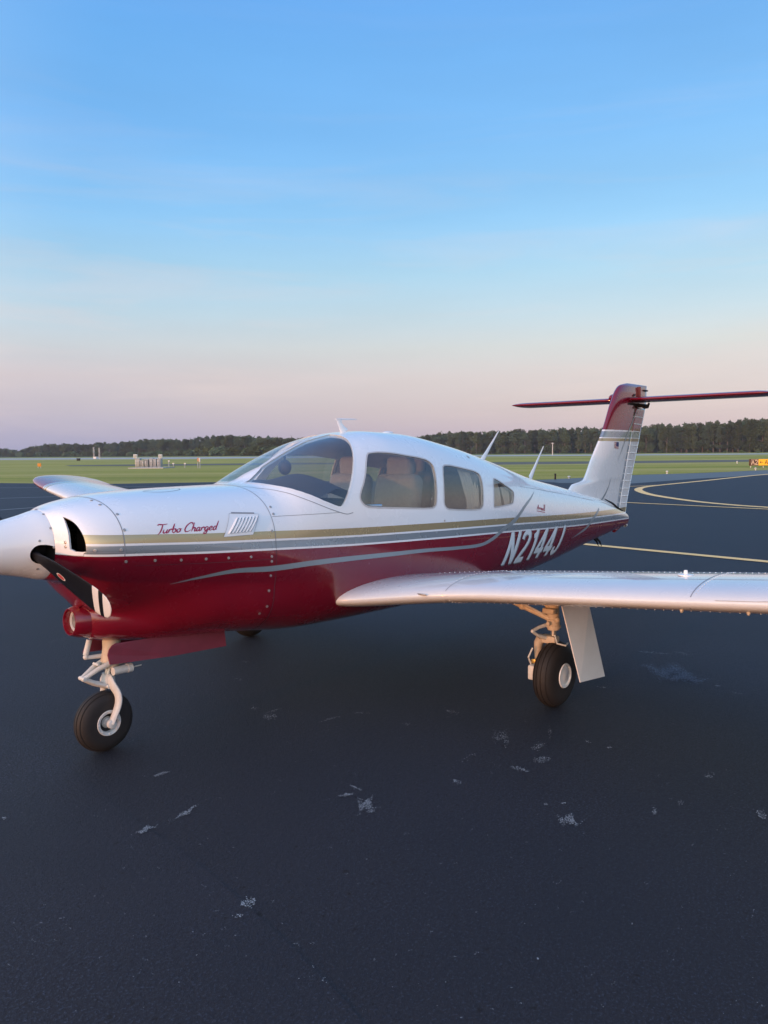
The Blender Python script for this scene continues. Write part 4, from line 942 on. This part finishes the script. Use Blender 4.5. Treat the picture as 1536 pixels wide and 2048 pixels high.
for i, z in enumerate([2.161, 2.071, 1.977, 1.80, 1.708, 1.618, 1.529, 1.443, 1.357, 1.266, 1.174, 1.089]):
    x0, x1 = finHG(z)+.03, float(finTE(z))-.012
    for s in (-1, 1):
        m = MB(); hw = .5*tkf(z)*(float(finTE(z))-float(finLE(z)))*.9
        def yy(x): 
            f = (x-float(finLE(z)))/(float(finTE(z))-float(finLE(z))); return 5*tkf(z)*(.2969*math.sqrt(f)-.1260*f-.3516*f**2+.2843*f**3-.1036*f**4)
        m.tube([(x, s*yy(x), z-.012*(x-x0)/(x1-x0)) for x in np.linspace(x0, x1, 5)], [(.007, .002), (.007, .007), (.007, .007), (.007, .007), (.006, .002)], 8); m.build('stiffener_rib', M['white'], rud)
# hinge gap and the dark slot where the tail cone meets the fin
m = MB(); m.tube([(7.27, -.085, 1.165), (7.5, -.070, 1.105), (7.70, -.048, 1.035), (7.86, -.035, .99)], [.006, .012, .012, .008], 8); m.build('fin_root_gap', M['dark'], plane)
m = MB(); m.lathe((8.03, 0, .80), (1, 0, .1), [(-.02, .026), (.01, .026), (.028, .018), (.034, .0005)], 16); m.build('tail_light', M['gearwhite'], plane)
m = MB(); m.tube([(8.03, 0, .845), (7.7, 0, .76)], [.02, .03]); m.build('tail_cone_cap', M['red'], plane)
for y in (-.02, .02):
    m = MB(); m.tube([(7.20, y, .705), (7.28, y, .66), (7.33, y, .60)], [.014, .012, .004], 8); m.build('tie_down_ring', M['dark'], plane)
# fin beacon antenna wire stub
# swooshes and flag on the fin (port face)
def fin_pt(x, z, off=.002):
    xl, xt = float(finLE(z)), float(finTE(z)); f = min(max((x-xl)/(xt-xl), .001), .999); T = tkf(z)
    y = 5*T*(.2969*math.sqrt(f)-.1260*f-.3516*f**2+.2843*f**3-.1036*f**4); return np.array([x, -y-off, z])
s = catmull([(7.70, 1.60), (7.84, 1.78), (7.98, 1.95), (8.13, 2.10), (8.26, 2.26)], 8); decal('silver_swoosh', [(s, wcurve(s, [.002, .016, .026, .028, .012]))], M['silver'], fin_pt, fin)
s = catmull([(7.24, 1.13), (7.35, 1.20), (7.46, 1.30), (7.53, 1.42)], 8); decal('silver_swoosh', [(s, wcurve(s, [.03, .026, .018, .002]))], M['silver'], fin_pt, fin)
fx, fz0 = 7.585, 1.80
fl = mesh_obj('flag_decal', [tuple(fin_pt(x, z, .003)) for x, z in ((fx, fz0-.035), (fx+.12, fz0-.045), (fx+.12, fz0+.035), (fx, fz0+.045))], [(0, 1, 2, 3)], M['bladewhite'], plane, False); fl['label'] = 'small national flag sticker'
for k in range(4): decal('flag_stripe', [([(fx+.002, fz0-.030+k*.02), (fx+(.118 if k < 2 else .05), fz0-.037+k*.02)], .009)], M['flagred'], lambda x, z: fin_pt(x, z, .0036), fl)
decal('flag_canton', [([(fx+.05, fz0+.012), (fx+.12, fz0+.008)], .052)], M['blue'], lambda x, z: fin_pt(x, z, .0040), fl)
# ---- stabilator
def stab(sg):
    secs = []
    for y in [.055, .3, .6, .9, 1.2, 1.4, 1.52, 1.60, 1.64, 1.66]:
        k = 1 if y < 1.5 else max(.25, (1-((y-1.5)/.165)**2)**.5)
        secs.append((sg*y, 7.97+(1-k)*.05, .70-(1-k)*.12, 2.365, .098*max(k, .3)))
    o = loft('stabilator', secs, M['red'], plane, 'y', camber=0.0, label='starboard half of the red tailplane' if sg > 0 else 'port half of the red tailplane')
    return o
sL, sR = stab(-1), stab(1)
m = MB(); m.sphere((7.86, .075, 2.375), (.16, .055, .055), n=16, k=10); m.build('stabilator_bullet', M['red'], plane)
m = MB(); m.tube([(8.27, -.06, 2.30), (8.32, -.10, 2.27), (8.42, -.10, 2.28), (8.50, -.08, 2.33)], .014); m.box((8.30, 0, 2.30), (.16, .10, .05), bev=.01); m.tube([(8.22, 0, 2.30), (8.27, -.02, 2.20)], .012); m.build('stabilator_hinge', M['dark'], plane)
m = MB(); m.box((8.25, 0, 2.31), (.62, .11, .03), bev=.01); m.build('stabilator_cutout', M['dark'], plane)
m = MB(); m.box((8.53, -.016, 2.50), (.12, .03, .018), bev=.004); m.box((8.12, -.052, 2.42), (.06, .008, .018), rot=Matrix.Rotation(-.4, 3, 'Y')); m.build('fin_cap_vent', M['dark'], plane)
m = MB(); m.box((8.28, 0, 2.46), (.004, .13, .15)); m.build('fin_cap_seam', M['redseam'], plane)
# ---- antennas
m = MB(); V = [];
m.tube([(2.945, -.02, 1.890), (2.93, -.02, 1.915), (2.905, -.02, 1.95), (2.895, -.02, 1.985)], [(.05, .012), (.032, .008), (.022, .006), (.03, .005)], 12)
m.tube([(2.86, -.02, 1.988), (2.92, -.02, 1.989), (3.03, -.02, 1.991), (3.09, -.02, 1.992)], [(.003, .006), (.005, .014), (.004, .012), (.002, .004)], 12); m.build('roof_antenna', M['white'], plane)
for (x, z, x2, z2) in ((4.83, 1.64, 5.12, 1.93), (5.72, 1.46, 5.985, 1.785)):
    m = MB(); m.tube([(x, 0, z), (x+(x2-x)*.3, 0, z+(z2-z)*.3), (x2, 0, z2)], [(.036, .010), (.022, .007), (.006, .003)], 12); m.build('whip_antenna', M['white'], plane)
m = MB(); m.sphere((3.42, -.05, 1.892), (.06, .035, .012)); m.build('dome_antenna', M['white'], plane)
# ---- cabin interior
m = MB(); V = []
m.box((2.5, 0, .80), (1.3, .84, .02)); m.box((3.9, 0, .80), (1.6, .80, .02)); m.box((4.85, 0, 1.10), (.02, .62, .62)); m.build('cabin_floor', M['interior'], plane)
m = MB()
gs = []
for i in range(17):
    x = 1.93+i*.044
    for j in range(17):
        y = -.50+j*.0625; yy = y*1.0; top = float(np.interp(x, [1.93, 2.0, 2.1, 2.3, 2.4, 2.5, 2.56, 2.64], [1.49, 1.53, 1.565, 1.60, 1.587, 1.56, 1.53, 1.44]))-.05*min(1, abs(yy+.17)/.25)-.6*abs(yy)**4
        lim = float(fM(x)+(fT(x)-fM(x))*max(1-(abs(yy)/float(fW(x)))**float(fNU(x)), 0)**(1/float(fNU(x))))-.055
        gs.append((x, yy, min(top, lim)))
Fg = [(i*17+j, i*17+j+1, (i+1)*17+j+1, (i+1)*17+j) for i in range(16) for j in range(16)]
mesh_obj('glareshield', gs, Fg, M['glare'], plane, True)
m = MB(); m.box((2.62, 0, 1.22), (.04, .96, .38), bev=.01); m.build('instrument_panel', M['glare'], plane)
for y in (-.25, .25):
    m = MB(); m.tube([(2.64, y, 1.22), (2.76, y, 1.22)], .012)
    m.tube([(2.76, y-.13, 1.28), (2.76, y-.14, 1.18), (2.76, y-.06, 1.16), (2.76, y+.06, 1.16), (2.76, y+.14, 1.18), (2.76, y+.13, 1.28)], .013); m.build('control_yoke', M['black'], plane)
m = MB(); m.tube([(2.36, 0, 1.73), (2.36, 0, 1.66)], .008, 8); m.sphere((2.36, 0, 1.635), (.045, .05, .055), n=14, k=10); m.build('magnetic_compass', M['glare'], plane)
m = MB(); m.tube([(2.18, -.16, 1.555), (2.20, -.20, 1.565), (2.23, -.22, 1.56)], .008); m.box((2.20, -.18, 1.558), (.05, .05, .03), bev=.008); m.build('vent_knob', M['gearwhite'], plane)
def seat(x, y, s=1):
    st_ = MB(); st_.box((x, y, 1.00), (.46, .44, .14), bev=.05, seg=4); st_.box((x+.25, y, 1.27), (.14, .43, .60), bev=.065, seg=6, rot=Matrix.Rotation(.18, 3, 'Y')); o = st_.build('seat', M['seat'], plane)
    h = MB(); h.box((x+.31, y, 1.62), (.10, .25, .17), bev=.047, seg=6); h.tube([(x+.30, y-.06, 1.5), (x+.31, y-.06, 1.58)], .007); h.tube([(x+.30, y+.06, 1.5), (x+.31, y+.06, 1.58)], .007); h.build('headrest', M['seat'], o)
for x, y in ((3.02, -.26), (3.02, .26), (3.80, -.24), (3.80, .24)): seat(x, y)
def curtain(x0, x1, sg, z0, z1, folds):
    V = []; n = folds*8
    for i in range(n+1):
        x = x0+(x1-x0)*i/n
        for k in range(7):
            z = z0+(z1-z0)*k/6; pinch = 1-.25*math.exp(-((k-1.5)/1.2)**2); xx = (x0+x1)/2+(x-(x0+x1)/2)*pinch
            V.append((xx, sg*(float(halfwidth(xx, z))-.050-.012*math.sin(2*math.pi*folds*i/n)*(.6+.4*math.sin(i*1.7))), z))
    mesh_obj('curtain', V, [(i*7+k, i*7+k+1, (i+1)*7+k+1, (i+1)*7+k) for i in range(n) for k in range(6)], M['curtain'], plane, True)
curtain(3.86, 4.12, -1, 1.235, 1.60, 6); curtain(4.30, 4.50, -1, 1.235, 1.50, 5); curtain(4.54, 4.68, -1, 1.235, 1.42, 3)
curtain(3.86, 4.12, 1, 1.235, 1.60, 6); curtain(4.30, 4.60, 1, 1.235, 1.45, 5); curtain(3.30, 3.42, 1, 1.30, 1.68, 4)
m = MB(); m.tube([(2.60, -.555, 1.372), (2.75, -.565, 1.362)], (.010, .010) if False else .011, 10); m.box((2.675, -.560, 1.350), (.17, .012, .02), bev=.003); m.build('vent_window_latch', M['chrome'], plane)
# belly bits
for x, y, z in ((1.52, -.27, .665), (1.64, -.30, .655)):
    m = MB(); m.tube([(x, y, z+.03), (x, y, z-.01)], [.012, .007], 10); m.build('drain_tube', M['metal'], plane)
m = MB(); m.tube([(1.56, .12, .64), (1.66, .12, .56), (1.72, .12, .53)], .032, 16, cap=False); m.build('exhaust_pipe', M['engine'], plane)
# ---- wheels
def wheel(cx, cy, R, w, rimr, parent, style):
    prof = []; n = 26
    for i in range(n+1):
        a = math.pi*i/n; yy = -math.cos(a)*w/2*(1.0); rr_ = rimr+(R-rimr)*(abs(math.sin(a))**.55); prof.append((yy, rr_))
    # circumferential grooves
    pr2 = []
    for (a, b), (c_, d_) in zip(prof[:-1], prof[1:]):
        pr2.append((a, b))
    pr2.append(prof[-1]); g = []
    for y_ in (-.30, -.10, .10, .30):
        y0 = y_*w
        g.append(y0)
    fine = []
    for i in range(161):
        yy = -w/2+w*i/160; a = math.acos(max(-1, min(1, -yy/(w/2)))); rr_ = rimr+(R-rimr)*(abs(math.sin(a))**.55)
        if any(abs(yy-y0) < w*.022 for y0 in g): rr_ -= .006
        fine.append((yy, rr_))
    m = MB(); m.lathe((0, 0, 0), (0, 1, 0), [(-w/2+.01, rimr-.006)]+fine+[(w/2-.01, rimr-.006)], 64); tm = m
    m = MB()
    if style == 'nose':
        for s in (-1, 1):
            m.lathe((0, 0, 0), (0, s, 0), [(w/2-.004, rimr+.004), (w/2+.004, rimr-.002), (w/2-.002, rimr*.74), (w/2-.026, rimr*.70), (w/2-.030, rimr*.40), (w/2-.012, rimr*.34), (w/2-.012, .0005)], 40)
            m.lathe((0, 0, 0), (0, s, 0), [(w/2-.022, rimr*.70), (w/2-.026, rimr*.45)], 40, m=1)
            for k in range(8):
                a = k*math.pi/4; m.sphere((math.cos(a)*rimr*.86, s*(w/2+.001), math.sin(a)*rimr*.86), .0055, n=8, k=5)
    else:
        pf = [(w/2-.006, rimr+.002), (w/2+.006, rimr-.004), (w/2+.006, rimr-.014), (w/2-.004, rimr-.018), (w/2+.004, rimr*.5), (w/2+.008, .0005)]
        m.lathe((0, 0, 0), (0, 1, 0), [(-a, b) for a, b in pf[::-1]]+pf, 40)
    hub = m.build('wheel', [M['rim'] if style == 'nose' else M['white'], M['dark']], parent, sharp=35); hub.location = (cx, cy, R)
    tm.build('tyre', M['rubber'], hub, sharp=25)
    return hub
# ---- nose gear
def gz(x, y, z): return (x-.96, y, z)
def rel(lst, ox): return [(p[0]-ox, p[1], p[2]) for p in lst]
wheel_n = wheel(.915, 0, .178, .125, .074, plane, 'nose')
m = MB(); m.tube(rel([(.985, 0, .72), (.980, 0, .60), (.972, 0, .52)], .96), [(.056, .05), (.052, .048), (.058, .054)], 20); m.tube(rel([(.970, 0, .525), (.968, 0, .490)], .96), .050, 20); ng = m.build('nose_gear_strut', M['gearsunlit'], plane); ng.location = (.96, 0, 0)
m = MB(); m.tube(rel([(.968, 0, .50), (.950, 0, .42)], .96), .024, 16); m.build('oleo_piston', M['metal'], ng)
m = MB()
for s in (-1, 1):
    P = catmull([(.948, s*.02, .425), (.950, s*.055, .390), (.965, s*.082, .340), (.962, s*.088, .285), (.935, s*.088, .22), (.915, s*.088, .178)], 5)
    m.tube(rel([tuple(q) for q in P], .96), [(.026-.008*i/(len(P)-1), .013) if False else (.034-.011*i/(len(P)-1), .016) for i in range(len(P))], 12)
    m.lathe((.915-.96, s*.078, .178), (0, s, 0), [(0, .026), (.022, .026), (.026, .018), (.026, .0005)], 20)
m.tube(rel([(.955, 0, .455), (.952, 0, .40)], .96), [.036, .040], 20); m.build('fork', M['gearwhite'], ng)
m = MB()
for s in (-1, 1): m.tube(rel([(.955, s*.040, .525), (.88, s*.030, .50), (.795, s*.012, .455)], .96), [.017, .015, .012], 10)
m.box((.90-.96, 0, .508), (.06, .06, .012), rot=Matrix.Rotation(.6, 3, 'Y')); m.tube(rel([(.795, -.03, .455), (.795, .03, .455)], .96), .012, 12)
m.build('upper_torque_link', M['gearwhite'], ng)
m = MB(); m.tube(rel([(.797, 0, .453), (.86, 0, .415), (.935, 0, .385)], .96), [(.014, .022), (.016, .028), (.018, .036)], 12); m.tube(rel([(.935, -.045, .385), (.935, .045, .385)], .96), .013, 12); m.build('lower_torque_link', M['gearwhite'], ng)
m = MB(); m.tube(rel([(.945, -.07, .478), (1.035, -.07, .478)], .96), .024, 16); m.tube(rel([(1.035, -.07, .478), (1.065, -.07, .478)], .96), .027, 16); m.tube(rel([(1.06, -.07, .478), (1.13, -.07, .478)], .96), .004, 8); m.build('shimmy_damper', M['gearwhite'], ng)
m = MB(); m.tube(rel([(1.00, -.03, .505), (1.12, -.03, .510)], .96), [.012, .008], 10); m.build('steering_rod', M['metal'], ng)
m = MB(); m.tube(rel([(.87, .05, .66), (.845, .05, .575)], .96), .016, 12); m.tube(rel([(.845, .05, .56), (.95, .03, .555)], .96), [.012, .014], 10); m.sphere((.845-.96, .05, .563), .016); m.build('door_link', M['gearwhite'], ng)
def plate(name, pts, thick, mat, parent, ox=0, oy=0, oz=0, rnd=0, label=None):
    P = [Vector(p)-Vector((ox, oy, oz)) for p in pts]; n = (P[1]-P[0]).cross(P[2]-P[0]).normalized()*thick/2
    c = sum(P, Vector())/len(P); k = len(P)
    V = [p+n for p in P]+[p-n for p in P]; Fc = [tuple(range(k)), tuple(range(k, 2*k))[::-1]]+[(i, (i+1) % k, k+(i+1) % k, k+i) for i in range(k)]
    o = mesh_obj(name, V, Fc, mat, parent, False, recalc=True)
    if label: o['label'] = label
    return o
nd = [(.930, -.135, .656), (.905, -.138, .648), (.885, -.139, .628), (.876, -.140, .600), (.883, -.150, .545), (1.30, -.150, .512), (1.70, -.145, .496), (1.695, -.135, .60), (1.20, -.135, .645)]
M['doorred'] = simple('dusty_red_gear_door', (.19, .022, .040), .5, var=.35, vs=7)
plate('gear_door', nd, .006, M['doorred'], plane, label='long red nose gear door below the cowling')
nd2 = [(.93, .125, .66), (.89, .13, .62), (.872, .135, .570), (1.65, .15, .515), (1.65, .13, .62)]
plate('gear_door', nd2, .006, M['doorred'], plane, label='far nose gear door behind the strut')
# ---- main gear
def main_gear(sg):
    def q(x, y, z): return (x-3.30, (y-1.62)*sg, z)      # y given as distance from the centreline
    wheel(3.33, sg*1.62, .2225, .155, .085, plane, 'main')
    m = MB(); m.tube([q(3.33, 1.60, .80), q(3.34, 1.60, .60)], [.046, .040], 16); m.tube([q(3.34, 1.60, .60), q(3.345, 1.60, .525)], [.046, .042], 18); m.tube([q(3.345, 1.60, .553), q(3.345, 1.60, .538)], .050, 18); m.sphere(q(3.31, 1.645, .60), .020); m.box(q(3.29, 1.60, .66), (.06, .09, .04), bev=.012); m.tube([q(3.30, 1.56, .70), q(3.30, 1.62, .64)], .012, 8); m.lathe(q(3.30, 1.60, .575), (-1, 0, 0), [(0, .0005), (.02, .014), (.035, .012), (.036, .0005)], 12); g = m.build('main_gear_strut', M['gearsunlit'], plane); g.location = (3.30, sg*1.62, 0)
    m = MB(); m.tube([q(3.345, 1.60, .53), q(3.345, 1.60, .43)], .021, 14); m.build('oleo_piston', M['metal'], g)
    m = MB(); m.box(q(3.335, 1.575, .455), (.075, .12, .055), bev=.014)
    m.tube([q(3.33, 1.52, .46), q(3.33, 1.495, .42), q(3.33, 1.49, .34), q(3.33, 1.492, .26)], [(.035, .045), (.032, .04), (.022, .035), (.02, .032)], 12); m.build('axle_fork', M['gearsunlit'], g)
    m = MB(); m.tube([q(3.34, 1.575, .56), q(3.25, 1.54, .545), q(3.18, 1.53, .53)], [.014, .012, .011], 10); m.tube([q(3.18, 1.53, .53), q(3.24, 1.54, .49), q(3.32, 1.57, .46)], [.011, .011, .014], 10); m.build('torque_link', M['gearwhite'], g)
    m = MB(); m.tube([q(3.32, 1.58, .60), q(3.28, 1.44, .655), q(3.24, 1.33, .70)], [.020, .018, .016], 12); m.sphere(q(3.27, 1.40, .672), .028); m.sphere(q(3.27, 1.36, .69), .022); m.build('side_brace', M['gearsunlit'], g)
    m = MB(); m.tube([q(3.30, 1.54, .63), q(3.24, 1.44, .69), q(3.20, 1.38, .72)], .007, 8); m.tube([q(3.29, 1.64, .50), q(3.25, 1.68, .455), q(3.29, 1.72, .44), q(3.36, 1.70, .44)], .006, 8); m.tube([q(3.24, 1.50, .40), q(3.21, 1.485, .34), q(3.24, 1.49, .28)], .006, 8); m.build('brake_hose', M['gearwhite'], g)
    m = MB(); m.lathe(q(3.33, 1.535, .2225), (0, sg, 0), [(-.010, .08), (-.010, .135), (.0, .135), (.0, .08)], 32); m.build('brake_disc', M['metal'], g)
    m = MB(); m.box(q(3.22, 1.515, .24), (.06, .05, .10), bev=.01); m.build('brake_caliper', M['gearwhite'], g)
    m = MB(); m.box(q(3.24, 1.51, .31), (.02, .03, .03), bev=.004); m.build('brake_fitting', simple('brass_fitting', (.6, .40, .12), .35, .7), g)
    return g
mg1, mg2 = main_gear(-1), main_gear(1)
M['doorwhite'] = simple('gear_door_paint', (.74, .71, .68), .5, var=.10, vs=9)
for sg in (-1, 1):
    plate('gear_door', [(3.14, sg*1.77, .735), (3.49, sg*1.785, .690), (3.575, sg*1.865, .195), (3.20, sg*1.875, .240)], .006, M['doorwhite'], plane, label='pale grey main gear door plate hanging under the %s wing' % ('port' if sg < 0 else 'starboard'))
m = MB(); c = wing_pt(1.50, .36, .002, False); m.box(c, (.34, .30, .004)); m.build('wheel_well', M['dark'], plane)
# ------------------------------------------------------------------ airfield furniture
def place(name, px, py, label, cat, group=None, rz=None):
    p = GP(px, py); o = empty(name, (p.x, p.y, -.03)); d = (CAM-p).length; o['label'] = label; o['category'] = cat
    if group: o['group'] = group
    o.rotation_euler = (0, 0, -YAW if rz is None else rz); return o, d/FPX       # local x to the right of the view, y away; metres per photo pixel
# direction sign: dark panel with A2, yellow panels with an arrow and A
sg_, u = place('taxiway_sign', 1518, 935, 'low taxiway sign with a dark A2 panel beside yellow arrow panels at the apron edge', 'sign')
SW = 3.9; SH = 12.0*u; z0 = 4.0*u
m = MB(); m.box((SW/2-18*u, 0, z0+SH/2), (SW, .16, SH), bev=.01); m.build('sign_box', simple('sign_housing', (.12, .07, .02), .6), sg_)
kk = NM('lit_yellow_panel'); kk.set(Base_Color=(.80, .40, .02, 1), Roughness=.5, Emission_Color=(.9, .38, .01, 1), Emission_Strength=.35)
x0 = -18*u; pw = 16*u
m = MB(); m.box((x0+pw/2, -.084, z0+SH/2), (pw-.03, .01, SH-.06)); m.build('dark_panel', simple('sign_dark_panel', (.05, .012, .006), .5), sg_)
for i in range(3): m = MB(); m.box((x0+pw+(SW-pw)/3*(i+.5), -.084, z0+SH/2), ((SW-pw)/3-.02, .01, SH-.05)); m.build('yellow_panel', kk.m, sg_)
def sign_text(ch, x, h, mat, bold=.11):
    T_ = {'A': [[(0, 0), (.35, 1), (.7, 0)], [(.14, .34), (.56, .34)]], '2': [[(.05, .75), (.15, .93), (.35, 1), (.56, .92), (.6, .7), (.4, .42), (.05, .02), (.64, .02)]], '<': [[(.9, .5), (.05, .5)], [(.32, .78), (.02, .5), (.32, .22)]],
          '[': [[(-.12, -.14), (-.12, 1.14), (1.62, 1.14), (1.62, -.14), (-.12, -.14)]]}[ch]
    V, F_ = [], []
    for P in T_: rows_to_mesh(flat_ribbon(resample(P, .2), bold), lambda a, b: (x+a*h, -.094, z0+SH/2-h/2+b*h), V, F_)
    return mesh_obj('sign_letter', V, F_, mat, sg_, False)
cream = simple('sign_letter_cream', (.75, .55, .38), .5); blk = simple('sign_letter_black', (.04, .02, .01), .5)
lh = SH*.62; xx = x0+.22*pw
sign_text('A', xx, lh, cream, .14); sign_text('2', xx+.82*lh, lh, cream, .14); sign_text('[', xx, lh*.98, cream, .06)
sign_text('<', x0+pw+.35*lh, lh*.9, blk, .13); sign_text('A', x0+pw+1.55*lh, lh, blk, .14)
for k in range(4): m = MB(); m.tube([(x0+.15+k*(SW-.3)/3, 0, 0), (x0+.15+k*(SW-.3)/3, 0, z0)], .04, 8); m.build('leg', M['gearwhite'], sg_)
# edge lights
def edge_light(px, py, hpx, label, cap=M['gearwhite']):
    o, u = place('edge_light', px, py, label, 'light', 'small edge lights standing in the grass')
    m = MB(); m.tube([(0, 0, 0), (0, 0, hpx*u*.6)], .05, 8); m.build('stake', M['gearwhite'], o); m = MB(); m.sphere((0, 0, hpx*u*.75), (.10, .10, hpx*u*.28), n=10, k=6); m.build('lamp', cap, o)
edge_light(1138, 957, 6, 'small white edge light in the grass left of the fin'); edge_light(1334, 947, 6, 'small white edge light in the grass right of the fin')
edge_light(1474, 927, 5, 'small white edge light left of the yellow sign'); edge_light(1511, 940, 5, 'small white edge light just below the yellow sign')
o, u = place('marker_post', 1110.5, 959, 'short black marker post at the apron edge left of the fin', 'post'); m = MB(); m.tube([(0, 0, 0), (0, 0, 11*u)], .055, 10); m.build('post', M['dark'], o); m = MB(); m.lathe((0, 0, 11*u), (0, 0, 1), [(0, .055), (.03, .08), (.06, .0005)], 10); m.build('cap', M['dark'], o)
o, u = place('utility_pole', 1105, 911, 'thin pale pole standing in the field beyond the whip antennas', 'pole'); m = MB(); m.tube([(0, 0, 0), (0, 0, 25*u)], .14, 8); m.build('pole', M['gearwhite'], o); m = MB(); m.box((0, 0, 24*u), (1.2, .15, .15)); m.build('crossarm', M['gearwhite'], o)
o, u = place('taxiway_marker', 79, 936, 'small orange marker board in the grass at far left', 'marker')
orange = simple('orange_marker', (.55, .22, .02), .6); m = MB(); m.box((0, 0, 6*u), (6.5*u, .08, 6*u), bev=.01); m.build('board', orange, o)
for s in (-1, 1): m = MB(); m.tube([(s*2.5*u, 0, 0), (s*2.5*u, 0, 3*u)], .03, 6); m.build('leg', M['gearwhite'], o)
o, u = place('field_box', 157, 921.5, 'small black box beside the runway at far left', 'box'); m = MB(); m.box((0, 0, 2.2*u), (6*u, .5, 4*u), bev=.04); m.build('housing', M['dark'], o); m = MB(); m.box((0, 0, 4.4*u), (6.6*u, .6, .5*u)); m.build('lid', M['dark'], o)
# two masts with a white shelter
for px, lab in ((188, 'left one of two slender pale masts before the left wood'), (199, 'right one of two slender pale masts before the left wood')):
    o, u = place('mast', px, 917.5, lab, 'mast', 'two pale masts')
    for s in (-1, 1):
        for t in (-1, 1): m = MB(); m.tube([(s*.7*u, t*.4, 0), (s*.5*u, t*.3, (22 if px < 190 else 20)*u)], .055, 6); m.build('leg', M['gearwhite'], o)
    m = MB()
    for k in range(9): m.box((0, 0, (2+k*2.3)*u), (1.0*u, .3, .07))
    m.build('rungs', M['gearwhite'], o)
o, u = place('equipment_shelter', 192, 917.5, 'small white shelter at the foot of the two masts', 'shelter'); m = MB(); m.box((0, 0, 1.8*u), (5.5*u, 2.5, 3.6*u), bev=.08); m.build('wall', simple('shelter_white', (.7, .72, .72), .5), o); m = MB(); m.box((0, 0, 3.75*u), (6.2*u, 2.9, .4*u)); m.build('roof', M['gearwhite'], o)
# navigation-aid cabinets
galv = simple('galvanised_steel', (.30, .34, .36), .5, .3, var=.3, vs=4); dgrey = simple('cabinet_grey', (.20, .22, .23), .6)
slab, u = place('concrete_pad', 296, 936.5, 'concrete pad under the grey equipment cabinets', 'pad'); m = MB(); m.box((-1*u, 2.0, .06), (66*u, 5.5, .12)); m.build('pad', M['concrete'], slab)
rr_ = random.Random(4); spots = [(277, 11, 17), (286, 9, 13), (295, 9, 15), (304, 7, 17), (311, 8, 16), (320, 9, 17)]
desc = ['leftmost', 'second from left', 'third from left', 'fourth from left', 'fifth from left', 'rightmost']
for i, (px, w, h) in enumerate(spots):
    o, u = place('equipment_cabinet', px, 935, 'grey outdoor equipment cabinet, %s of the row in the left field' % desc[i], 'cabinet', 'grey equipment cabinets in a row')
    W_, H_ = w*u*.80, h*u*.88; m = MB(); m.box((0, 0, H_/2+.1), (W_, .8, H_), bev=.03); m.build('body', galv if i != 2 else dgrey, o)
    m = MB(); m.box((0, 0, H_+.14), (W_*1.08, .95, .08)); m.build('hood', galv, o)
    for s in (-1, 1): m = MB(); m.box((s*W_*.24, -.415, H_/2+.1), (W_*.40, .02, H_*.8), bev=.006); m.build('door', galv if (i+s) % 3 else dgrey, o)
    for k in range(3): m = MB(); m.box((0, -.43, H_*(.25+.22*k)), (W_*.8, .02, .05)); m.build('louver', dgrey, o)
for px, py, hp, lab in ((271.5, 934, 22, 'left'), (321.5, 934, 22, 'right')):
    o, u = place('floodlight_mast', px, py, 'short mast with a pale square panel at the %s end of the cabinets' % lab, 'mast'); m = MB(); m.tube([(0, 0, 0), (0, 0, hp*u)], .05, 8); m.build('pole', galv, o)
    m = MB(); m.box((0, 0, (hp-1)*u), (7.5*u, .15, 7*u), bev=.02); m.build('panel', simple('pale_panel', (.55, .60, .58), .5), o); m = MB(); m.box((0, -.1, (hp-1)*u), (5.5*u, .04, .3)); m.build('panel_rib', galv, o)
for px, hp, lab in ((338, 13, 'nearest the cabinets'), (347, 8, 'second from the cabinets'), (370, 8, 'third from the cabinets')):
    o, u = place('stake', px, 935, 'thin pale stake in the left field, %s' % lab, 'stake'); m = MB(); m.tube([(0, 0, 0), (0, 0, hp*u)], .05, 8); m.build('post', galv, o); m = MB(); m.box((0, 0, hp*u), (.22, .1, .16)); m.build('cap', M['gearwhite'], o)
o, u = place('wind_marker', 398, 936, 'two-legged stand with an orange and white head right of the cabinets', 'stand')
for s in (-1, 1): m = MB(); m.tube([(s*2.0*u, 0, 0), (s*2.0*u, 0, 14*u)], .05, 8); m.build('leg', galv, o)
m = MB(); m.box((-1.2*u, 0, 17*u), (3*u, .3, 7*u), bev=.03); m.build('orange_head', simple('faded_orange', (.45, .22, .12), .6), o); m = MB(); m.box((1.8*u, 0, 16*u), (3*u, .3, 8*u), bev=.03); m.build('white_head', M['gearwhite'], o)
# the air between the field and the woods
hz_ = MB(); hz_.box((0, 0, 11.5), (2620, 2620, 25.2)); hm = bpy.data.materials.new('thin_evening_haze'); hm.use_nodes = True; ht = hm.node_tree; ht.nodes.clear()
pv = ht.nodes.new('ShaderNodeVolumePrincipled'); pv.inputs['Color'].default_value = (.86, .88, .95, 1); pv.inputs['Density'].default_value = .00016; pv.inputs['Anisotropy'].default_value = .2
ho = ht.nodes.new('ShaderNodeOutputMaterial'); ht.links.new(pv.outputs[0], ho.inputs['Volume']); hobj = hz_.build('haze', hm, None, False); tag(hobj, kind='stuff')
